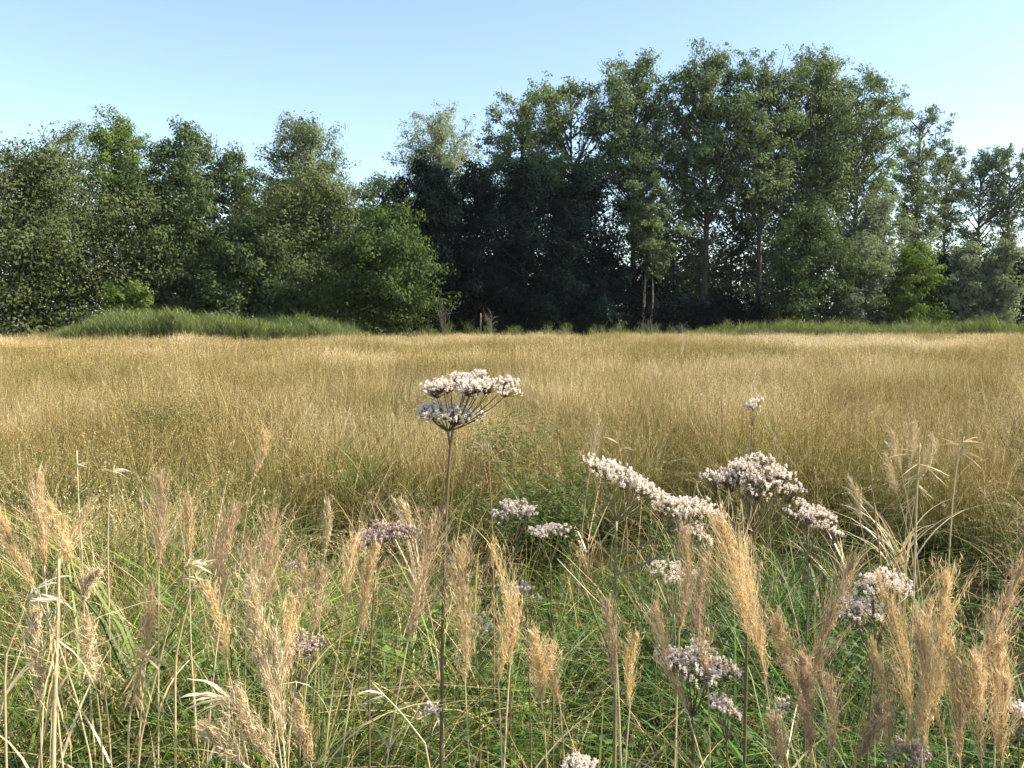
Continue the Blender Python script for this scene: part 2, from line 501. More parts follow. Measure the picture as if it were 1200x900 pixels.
def make_meadow():
    rng = np.random.default_rng(31)
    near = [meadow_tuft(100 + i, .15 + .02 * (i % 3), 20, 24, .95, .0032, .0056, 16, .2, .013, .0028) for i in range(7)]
    N = 17000
    y = np.sqrt(rng.uniform(2.6 ** 2, 21 ** 2, N)); x = rng.uniform(-1, 1, N) * (y * .70 + 1.5)
    keep = (y > front_edge(x) + rng.uniform(-.3, .6, N)) & (in_hollow(x, y) > rng.uniform(.7, 1.2, N))
    dens = np.clip(1.9 * (.6 * noise2(x, y, 22, .9) + .4 * noise2(x, y, 26, .4)) - .25, .04, 1)
    keep &= rng.uniform(0, 1, N) < dens
    keep &= ~((x < -0.9) & (y < 5) & (rng.uniform(0, 1, N) < .45))
    for gx, gy, gr in ((-3.54, 9.2, .34), (-.06, 7.6, .25), (.2, 5.2, .25)):
        keep &= np.hypot(x - gx, y - gy) > gr
    x, y = x[keep], y[keep]; n = len(x)
    p = patchiness(x, y) + .12 * rng.normal(0, 1, n)
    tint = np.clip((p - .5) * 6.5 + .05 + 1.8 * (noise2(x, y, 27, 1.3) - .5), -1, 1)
    wall_shade = np.clip(1.2 - (y - front_edge(x)) / .9, 0, 1) * np.clip((x + 1.2) / .6, 0, 1)
    wall_shade = np.maximum(wall_shade, np.clip(2.6 - in_hollow(x, y), 0, 1))
    tint = np.clip(tint + 1.3 * wall_shade, -1, 1)  # shade of the grass front and hollow rims painted in as darker tint
    for gx, gy, ga, gb in ((-3.9, 10.2, .8, 1.3), (-1.3, 6.6, .7, .5), (3.2, 6.3, .6, .4), (1.6, 12.5, 1.2, .8)):
        tint = np.clip(tint + 1.1 * np.exp(-(((x - gx) / ga) ** 2 + ((y - gy) / gb) ** 2)), -1, 1)
    s = rng.uniform(.66, 1.10, n) * (0.66 + 0.62 * noise2(x, y, 23, 1.3))
    s = np.where((x < -0.9) & (y < 5.0), s * .86, s)
    rot = np.stack([rng.normal(0, .10, n), rng.normal(.07, .11, n), rng.uniform(0, 6.28, n)], -1)
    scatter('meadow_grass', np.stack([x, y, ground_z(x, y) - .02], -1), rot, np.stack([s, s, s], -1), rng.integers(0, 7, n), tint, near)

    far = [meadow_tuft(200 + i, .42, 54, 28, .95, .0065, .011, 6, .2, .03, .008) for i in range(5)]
    N = 17000
    y = np.sqrt(rng.uniform(20 ** 2, 64 ** 2, N)); x = rng.uniform(-1, 1, N) * (y * .70 + 2)
    p = patchiness(x, y) + .08 * rng.normal(0, 1, N)
    tint = np.clip((p - .5) * 6.5 + .05 + 1.8 * (noise2(x, y * .5, 27, 3.0) - .5), -1, 1)
    s = rng.uniform(.80, 1.08, N) * (0.70 + 0.55 * noise2(x, y, 23, 2.0))
    keep = rng.uniform(0, 1, N) < .5 + .8 * noise2(x, y, 24, 2)
    x, y, tint, s = x[keep], y[keep], tint[keep], s[keep]; n = len(x)
    rot = np.stack([rng.normal(0, .08, n), rng.normal(.05, .08, n), rng.uniform(0, 6.28, n)], -1)
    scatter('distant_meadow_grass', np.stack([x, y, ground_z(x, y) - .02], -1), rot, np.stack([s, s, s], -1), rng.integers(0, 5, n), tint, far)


make_meadow()


def green_tuft(seed, n, h, w, rad, mat, droop=(.2, .9), lean=(.05, .35)):
    rng = np.random.default_rng(seed); mb = MB()
    blades(mb, disc(n, rad, rng), rng.uniform(0, 6.28, n), h * rng.uniform(.5, 1.1, n), rng.uniform(*lean, n), rng.uniform(*droop, n), w * rng.uniform(.6, 1.3, n), 6, rng)
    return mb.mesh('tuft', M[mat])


def bedstraw(seed, h=.5, nst=9):
    rng = np.random.default_rng(seed); mb = MB()
    c = blades(mb, disc(nst, .07, rng), rng.uniform(0, 6.28, nst), h * rng.uniform(.6, 1.1, nst), rng.uniform(.1, .5, nst), rng.uniform(0, .5, nst), .0028, 12, rng, pw=4)
    for k in range(2, 13):
        m = 6
        p = np.repeat(c[:, k], m, 0)
        d = unit(rdir(nst * m, rng) * np.array([1, 1, .55]))
        L = rng.uniform(.014, .028, nst * m) * (1.15 - k * .035)
        leaves(mb, p + d * L[:, None] * .5, rdir(nst * m, rng) + np.array([0, 0, 1.2]), d, L, L * .22, rng.uniform(0, 1, nst * m), .3 + .05 * k)
    return mb.mesh('bedstraw', M['herb'])


def nettle(seed, h=.5, nst=4):
    rng = np.random.default_rng(seed); mb = MB()
    c = blades(mb, disc(nst, .09, rng), rng.uniform(0, 6.28, nst), h * rng.uniform(.7, 1.1, nst), rng.uniform(0, .25, nst), rng.uniform(0, .25, nst), .005, 9, rng, pw=4)
    for k in range(2, 10):
        a0 = rng.uniform(0, 3.14, nst) + (k % 2) * 1.57
        for sgn in (0, math.pi):
            d = np.stack([np.cos(a0 + sgn), np.sin(a0 + sgn), rng.uniform(-.5, .2, nst)], -1)
            L = rng.uniform(.05, .085, nst) * (1.2 - .06 * k)
            leaves(mb, c[:, k] + unit(d) * L[:, None] * .6, np.array([0, 0, 1.0]) + .4 * rdir(nst, rng), d, L, L * .5, rng.uniform(0, 1, nst), .2 + .08 * k)
    return mb.mesh('nettle', M['herb'])


def white_sprig(seed, h=.42):
    """wispy herb with scattered tiny white flowers"""
    rng = np.random.default_rng(seed); mb = MB()
    n = 7
    c = blades(mb, disc(n, .06, rng), rng.uniform(0, 6.28, n), h * rng.uniform(.7, 1.1, n), rng.uniform(.1, .4, n), rng.uniform(0, .4, n), .002, 6, rng, pw=4)
    for k in (4, 5, 6):
        m = 5
        p = np.repeat(c[:, k], m, 0) + rdir(n * m, rng) * .016
        leaves(mb, p, rdir(n * m, rng), rdir(n * m, rng), .006, .005, rng.uniform(0, 1, n * m), .9)
    return mb.mesh('white_sprig', M['petal_grey'])


def bent_straw(seed):
    """old stalks of last year, kinked and pale, a few with the seed head still on"""
    rng = np.random.default_rng(seed); mb = MB(); n = 8
    c = blades(mb, disc(n, .12, rng), rng.uniform(0, 6.28, n), rng.uniform(.55, 1.0, n), rng.uniform(.05, .45, n), rng.gamma(1.5, .35, n), .0042, 8, rng, pw=5)
    seed_heads(mb, c[:5], rng, 34, .14, .014, .0026, .012)
    blades(mb, disc(14, .12, rng), rng.uniform(0, 6.28, 14), rng.uniform(.3, .7, 14), rng.uniform(.2, .7, 14), rng.uniform(.4, 1.6, 14), .007, 7, rng)
    return mb.mesh('bent_straw', M['straw'])


def make_undergrowth():
    rng = np.random.default_rng(41)
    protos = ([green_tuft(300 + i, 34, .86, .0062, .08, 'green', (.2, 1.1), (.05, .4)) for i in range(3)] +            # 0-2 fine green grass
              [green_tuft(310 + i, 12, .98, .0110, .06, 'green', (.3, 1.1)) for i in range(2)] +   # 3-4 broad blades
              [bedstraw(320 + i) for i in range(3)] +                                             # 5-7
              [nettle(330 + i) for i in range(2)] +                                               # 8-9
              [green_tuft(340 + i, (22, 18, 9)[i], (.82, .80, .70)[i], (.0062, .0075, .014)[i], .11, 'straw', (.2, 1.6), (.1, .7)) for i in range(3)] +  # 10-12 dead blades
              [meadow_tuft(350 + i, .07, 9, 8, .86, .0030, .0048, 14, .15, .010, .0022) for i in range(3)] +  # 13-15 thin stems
              [white_sprig(360)] + [bent_straw(370 + i) for i in range(3)])                                                                 # 16
    N = 6000
    y = rng.uniform(1.3, 7.2, N) ** 1.0; x = rng.uniform(-1, 1, N) * (y * .74 + .7)
    gap = noise2(x, y, 42, .42)
    keep = (rng.uniform(0, 1, N) < np.clip((.65 * gap + .35 * noise2(x, y, 48, .2) - .44) * 6, 0.015, 1)) & (in_hollow(x, y) > rng.uniform(.6, 1.3, N))
    x, y = x[keep], y[keep]; n = len(x)
    right = np.clip((x + .8) / 1.3 + .7 * (noise2(x, y, 43, .9) - .5), 0, 1)       # greener to the right
    u = rng.uniform(0, 1, n)
    lush = noise2(x, y, 44, .7)
    idx = np.empty(n, int)
    wts_left = np.array([.13, .12, .12, .09, .09, .03, .03, .03, .02, .02, .05, .05, .05, .06, .06, .05, .0])
    wts_right = np.array([.07, .07, .07, .10, .10, .15, .15, .14, .06, .06, .02, .02, .025, .018, .022, .02, .01])
    for i in range(n):
        wv = wts_left * (1 - right[i]) + wts_right * right[i]
        idx[i] = np.searchsorted(np.cumsum(wv / wv.sum()), u[i])
    idx = np.minimum(idx, 16)
    s = rng.uniform(.7, 1.15, n) * (.75 + .5 * noise2(x, y, 45, .8))
    s = np.where((y > 3.6) & (x > -.8), s * (.50 + .55 * noise2(x, y, 47, .5)), s)
    near = np.clip((y - .9) / 1.2, .5, 1.0)
    s = s * near
    tall = idx >= 13
    s = np.where(tall & (idx < 16), rng.uniform(.7, 1.0, n), s)
    # keep the closest ground low so that nothing stands in the lens
    ok = ~((tall | (s > .8)) & (y < 1.75))
    x, y, s, idx, lush = x[ok], y[ok], s[ok], idx[ok], lush[ok]; n = len(x)
    rot = np.stack([rng.normal(0, .12, n), rng.normal(.02, .12, n), rng.uniform(0, 6.28, n)], -1)
    tint = np.clip(lush * 1.1 - .15 + .6 * np.clip((x + .6) / 1.6, 0, 1) + rng.normal(0, .15, n), 0, 1)
    m = 3200
    gy = np.sqrt(rng.uniform(6.0 ** 2, 24 ** 2, m)); gx = rng.uniform(-1, 1, m) * (gy * .68 + .5)
    gn = .7 * noise2(gx, gy * .7, 61, 1.5) + .3 * noise2(gx, gy, 62, .5)
    k_ = gn > .605                                              # green tufts scattered through the straw
    gx, gy = gx[k_], gy[k_]; m = len(gx)
    x = np.concatenate([x, gx]); y = np.concatenate([y, gy]); s = np.concatenate([s, rng.uniform(.85, 1.25, m)])
    idx = np.concatenate([idx, rng.choice([0, 1, 2, 3, 5, 6], m)]); tint = np.concatenate([tint, np.clip(rng.normal(.75, .25, m), 0, 1)])
    rot = np.concatenate([rot, np.stack([rng.normal(0, .1, m), rng.normal(.05, .1, m), rng.uniform(0, 6.28, m)], -1)])
    m = 80
    hx, hy, ha, hb = np.array(HOLLOWS)[rng.integers(0, len(HOLLOWS), m)].T
    an = rng.uniform(0, 6.28, m); q = np.sqrt(rng.uniform(0, 1.3, m))
    x = np.concatenate([x, hx + ha * q * np.cos(an)]); y = np.concatenate([y, hy + hb * q * np.sin(an)])
    s = np.concatenate([s, rng.uniform(.35, .95, m)]); idx = np.concatenate([idx, rng.choice([0, 1, 2, 10, 11, 12, 13, 14], m)])
    tint = np.concatenate([tint, np.clip(rng.normal(1.0, .15, m), 0, 1)])  # dark palette paints the hollows' shade into these tufts
    rot = np.concatenate([rot, np.stack([rng.normal(0, .2, m), rng.normal(.05, .2, m), rng.uniform(0, 6.28, m)], -1)])
    m = 460
    by = np.where(rng.uniform(0, 1, m) < .6, rng.uniform(5.0, 6.9, m), rng.uniform(2.0, 9.0, m)); bx = rng.uniform(-1, 1, m) * (by * .70 + .5)
    k_ = (noise2(bx, by, 46, .6) > .42) & (in_hollow(bx, by) > .8) & ((by > 4.6) | (bx < -.3))
    bx, by = bx[k_], by[k_]; m = len(bx)
    bs = rng.uniform(.6, 1.05, m) * np.clip((by - 1.1) / 1.3, .45, 1.0)
    x = np.concatenate([x, bx]); y = np.concatenate([y, by]); s = np.concatenate([s, bs]); idx = np.concatenate([idx, 17 + rng.integers(0, 3, m)])
    tint = np.concatenate([tint, np.clip(rng.normal(.3, .35, m), 0, 1)])
    rot = np.concatenate([rot, np.stack([rng.normal(0, .15, m), rng.normal(.05, .15, m), rng.uniform(0, 6.28, m)], -1)])
    scatter('undergrowth', np.stack([x, y, ground_z(x, y) - .02], -1), rot, np.stack([s, s, s], -1), idx, tint, protos)


make_undergrowth()


def green_clump(label, px, Y, top, wpx, seed):
    rng = np.random.default_rng(seed)
    P = at(px, top, Y); H = P[2]; W = wpx / FPX * Y * .5
    root = empty('green_clump', (P[0], Y, -.02), label, 'green clump', 'green clumps in the meadow')
    n = 110
    mb = MB()
    c = blades(mb, disc(n, W * .6, rng), rng.uniform(0, 6.28, n), H * rng.uniform(.6, 1.0, n), rng.uniform(0, .35, n), rng.uniform(0, .4, n), .006, 9, rng, pw=4)
    lm = MB()
    for k in range(2, 10):
        for r_ in range(7):
            d = unit(rdir(n, rng) * np.array([1, 1, .6])); L = rng.uniform(.03, .07, n)
            leaves(lm, c[:, k] + d * L[:, None] * .6 + rng.normal(0, .02, (n, 3)), rdir(n, rng) * .6 + np.array([0, 0, 1.]), d, L, L * .22, rng.uniform(0, 1, n), .1 * k)
    mb.build('stem', M['stem_green'], root)
    tag(lm.build('foliage', M['leaf'], root), kind='stuff')


green_clump('dark green bushy clump standing in the golden meadow on the left', 200, 9.2, 458, 66, 95)
green_clump('small green clump in the meadow close right of the tallest flower head', 592, 7.6, 474, 52, 96)
green_clump('low dark green clump at the edge of the middle hollow', 640, 5.2, 520, 60, 97)


def reed_tuft(seed, n=26, h=2.2, w=.03, rad=.45):
    rng = np.random.default_rng(seed); mb = MB()
    b = disc(n, rad, rng)
    hh = h * rng.uniform(.75, 1.05, n)
    c = blades(mb, b, rng.normal(0, 1.2, n), hh, rng.uniform(0, .1, n), rng.uniform(0, .15, n), .012, 5, rng, pw=3)
    for k in (2, 3, 4, 5):
        blades(mb, c[:, k] - np.array([0, 0, .15]), rng.uniform(0, 6.28, n), .55 * rng.uniform(.7, 1.2, n), rng.uniform(.3, .8, n), rng.uniform(.1, .7, n), w, 3, rng, t0=.3 + .1 * k, t1=min(1, .5 + .12 * k))
    return mb.mesh('reed_tuft', M['reed'])


def make_reeds():
    rng = np.random.default_rng(51)
    pr = [reed_tuft(400 + i) for i in range(4)]

    def strip(name, pxs, tops, y0, y1, N, tint0, jitter):
        y = rng.uniform(y0, y1, N); px = rng.uniform(pxs[0], pxs[-1], N)
        x = (px - 600) / FPX * y
        top = np.interp(px, pxs, tops)
        z = (EYE + (378 - top) / FPX * y) * (.72 + .5 * noise2(x, y, 52, 1.3))
        s = np.clip(z / 2.1, .3, 1.6) * rng.uniform(1 - jitter, 1 + jitter * .5, N)
        rot = np.stack([rng.normal(0, .05, N), rng.normal(0, .05, N), rng.uniform(0, 6.28, N)], -1)
        scatter(name, np.stack([x, y, ground_z(x, y)], -1), rot, np.stack([s * .9, s * .9, s], -1), rng.integers(0, 4, N), np.clip(tint0 + 1.2 * (noise2(x, y, 53, 1.6) - .5) + rng.normal(0, .2, N), 0, 1), pr)
    strip('reeds', [48, 80, 130, 220, 300, 350, 400, 438], [395, 384, 371, 371, 377, 375, 380, 395], 49, 55, 1500, .75, .15)
    strip('reeds', [770, 830, 870, 930, 1000, 1100, 1160, 1260], [394, 387, 382, 382, 380, 380, 377, 376], 61, 64.5, 800, .05, .35)
    strip('edge_weeds', [-60, 100, 430, 600, 800, 1000, 1260], [392, 391, 386, 385, 386, 390, 390], 61, 65, 520, .7, .6)


make_reeds()


# ------------------------------------------------------------------ trees
PROFILES = {
    'poplar': [(0, .25), (.15, .7), (.4, 1.0), (.65, .95), (.85, .66), (1, .22)],
    'round':  [(0, .55), (.2, .92), (.45, 1.0), (.7, .85), (.88, .56), (1, .18)],
    'bush':   [(0, .85), (.25, 1.0), (.55, .92), (.8, .62), (1, .15)],
    'vase':   [(0, .25), (.3, .6), (.6, .95), (.8, 1.0), (.93, .7), (1, .3)],
    'cone':   [(0, .8), (.2, 1.0), (.5, .75), (.8, .4), (1, .1)],
}


def make_tree(name, label, cat, px, Y, top, wpx, base=.25, prof='round', leaf='mid_leaf', bark='bark_dark', n=16000, size=.17,
              seed=1, rise=.5, group=None, clump=None, lean=0.0, limbs=34, stems=1, gap=0.0, trunk_r=None, aspect=.5, solid=1.0):
    rng = np.random.default_rng(seed)
    P = at(px, top, Y)
    H = P[2]
    W = wpx / FPX * Y * .5 * 1.08
    n = int(n * 1.2); size = size * 1.28
    loc = np.array([P[0], Y, -0.05])
    root = empty(name, loc, label, cat, group)
    pr = PROFILES[prof]
    pt, pv = [a for a, b in pr], [b for a, b in pr]
    z0 = base * H
    tr = trunk_r or max(.05, H * .013)
    tm = MB()
    clump = clump or max(.32, W * .17)
    m = 10
    s = np.linspace(0, 1, m)
    trunks = []
    for k in range(stems):
        a = rng.uniform(0, 6.28); off = 0 if stems == 1 else .25 * W * rng.uniform(.5, 1.2)
        tp = np.stack([lean * s ** 1.5 + off * math.cos(a) * s, off * math.sin(a) * s, s * H * .93], -1)
        wob = np.cumsum(rng.normal(0, .012 * H, (m, 2)) * np.array([[1, 1]]), 0) * .35
        tp[:, :2] += wob - wob[0]
        trunks.append(tp)
        tube(tm, tp, tr / math.sqrt(stems) * (1.0 - .93 * s) + .012, 7, rng.uniform(0, 1))
    cl, clr = [], []
    nl = limbs
    for i in range(nl):
        tp = trunks[i % stems]
        f = (i + rng.uniform(0, 1)) / nl
        ze = z0 + (H - z0) * (f ** .85) * .985                        # height of the limb's tip
        r = W * np.interp((ze - z0) / (H - z0), pt, pv) * rng.uniform(.62, 1.06)
        az = i * 2.39996 + rng.normal(0, .5)
        zs = max(ze - rise * r - rng.uniform(0, .06) * H, z0 * .8, .05 * H)
        q = np.array([np.interp(zs, tp[:, 2], tp[:, 0]), np.interp(zs, tp[:, 2], tp[:, 1]), zs])
        cx = np.interp(ze, tp[:, 2], tp[:, 0]); cy = np.interp(ze, tp[:, 2], tp[:, 1])
        e = np.array([cx + math.cos(az) * r, cy + math.sin(az) * r, ze])
        mid = (q + e) / 2 + np.array([0, 0, (-.10 if rise > .8 else .12) * r]) + rng.normal(0, .06 * r, 3)
        lp = curve(q, mid, e, 7)
        tube(tm, lp, np.linspace(tr * .34, .012, 7), 4, rng.uniform(0, 1), False)
        kk = max(2, int(4 + 2 * r))
        for j in range(kk):
            u = rng.uniform(.3, 1.0) if r > clump else rng.uniform(.6, 1)
            b0 = lp[min(6, int(u * 6.99))]
            d = unit(rng.normal(size=3) * np.array([1, 1, .75]) + unit(e - q) * .9 + np.array([0, 0, .25]))
            L = rng.uniform(.5, 1.2) * (clump * 1.4 + .22 * r)
            b1 = b0 + d * L
            tube(tm, curve(b0, (b0 + b1) / 2 + rng.normal(0, .08 * L, 3), b1, 4), np.linspace(tr * .12 + .008, .006, 4), 3, rng.uniform(0, 1), False)
            for g in (.55, 1.0):
                cl.append(b0 + (b1 - b0) * g + rng.normal(0, .2 * clump, 3)); clr.append(clump * rng.uniform(.55, 1.15))
        cl.append(e); clr.append(clump)
    cl = np.array(cl); clr = np.array(clr)
    if gap:
        g = noise2(cl[:, 0] + cl[:, 1] * .7 + seed, cl[:, 2], seed, max(1.2, W * .5))
        k_ = g > gap * .75
        cl, clr = cl[k_], clr[k_]
    cl[:, 2] = np.maximum(cl[:, 2], .25)
    w3 = clr ** 2; w3 /= w3.sum()
    ci = rng.choice(len(cl), n, p=w3)
    off = np.clip(rng.normal(size=(n, 3)), -1.5, 1.5) * np.array([1, 1, .62]) * clr[ci][:, None] * .58
    cen = cl[ci] + off
    cen[:, 2] = np.maximum(cen[:, 2], .1)
    nrm = rdir(n, rng) * .4 + unit(off) * 1.0 + unit(cl[ci] * np.array([1, 1, 0]) + 1e-6) * .5 + np.array([0, 0, .35])
    cv = rng.uniform(0, 1, len(cl))
    var = np.clip(.78 * cv[ci] + .22 * rng.uniform(0, 1, n), 0, 1)
    L = size * rng.uniform(.6, 1.35, n)
    mb = MB()
    leaves(mb, cen, nrm, rdir(n, rng), L, L * aspect * rng.uniform(.8, 1.3, n), var)
    # the inner foliage that closes the crown
    k_ = int(n * .10 * solid)
    if k_:
        ci = rng.integers(0, len(cl), k_)
        ax_ = np.stack([np.interp(cl[ci, 2], trunks[0][:, 2], trunks[0][:, c]) for c in range(2)], -1)
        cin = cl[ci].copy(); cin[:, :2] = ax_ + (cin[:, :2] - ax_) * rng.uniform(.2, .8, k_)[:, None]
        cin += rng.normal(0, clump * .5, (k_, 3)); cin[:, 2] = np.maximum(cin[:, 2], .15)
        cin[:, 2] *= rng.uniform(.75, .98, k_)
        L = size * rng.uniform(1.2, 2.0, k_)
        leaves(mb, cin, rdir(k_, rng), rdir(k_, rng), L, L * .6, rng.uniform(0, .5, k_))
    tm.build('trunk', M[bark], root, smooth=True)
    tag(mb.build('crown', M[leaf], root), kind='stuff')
    return root


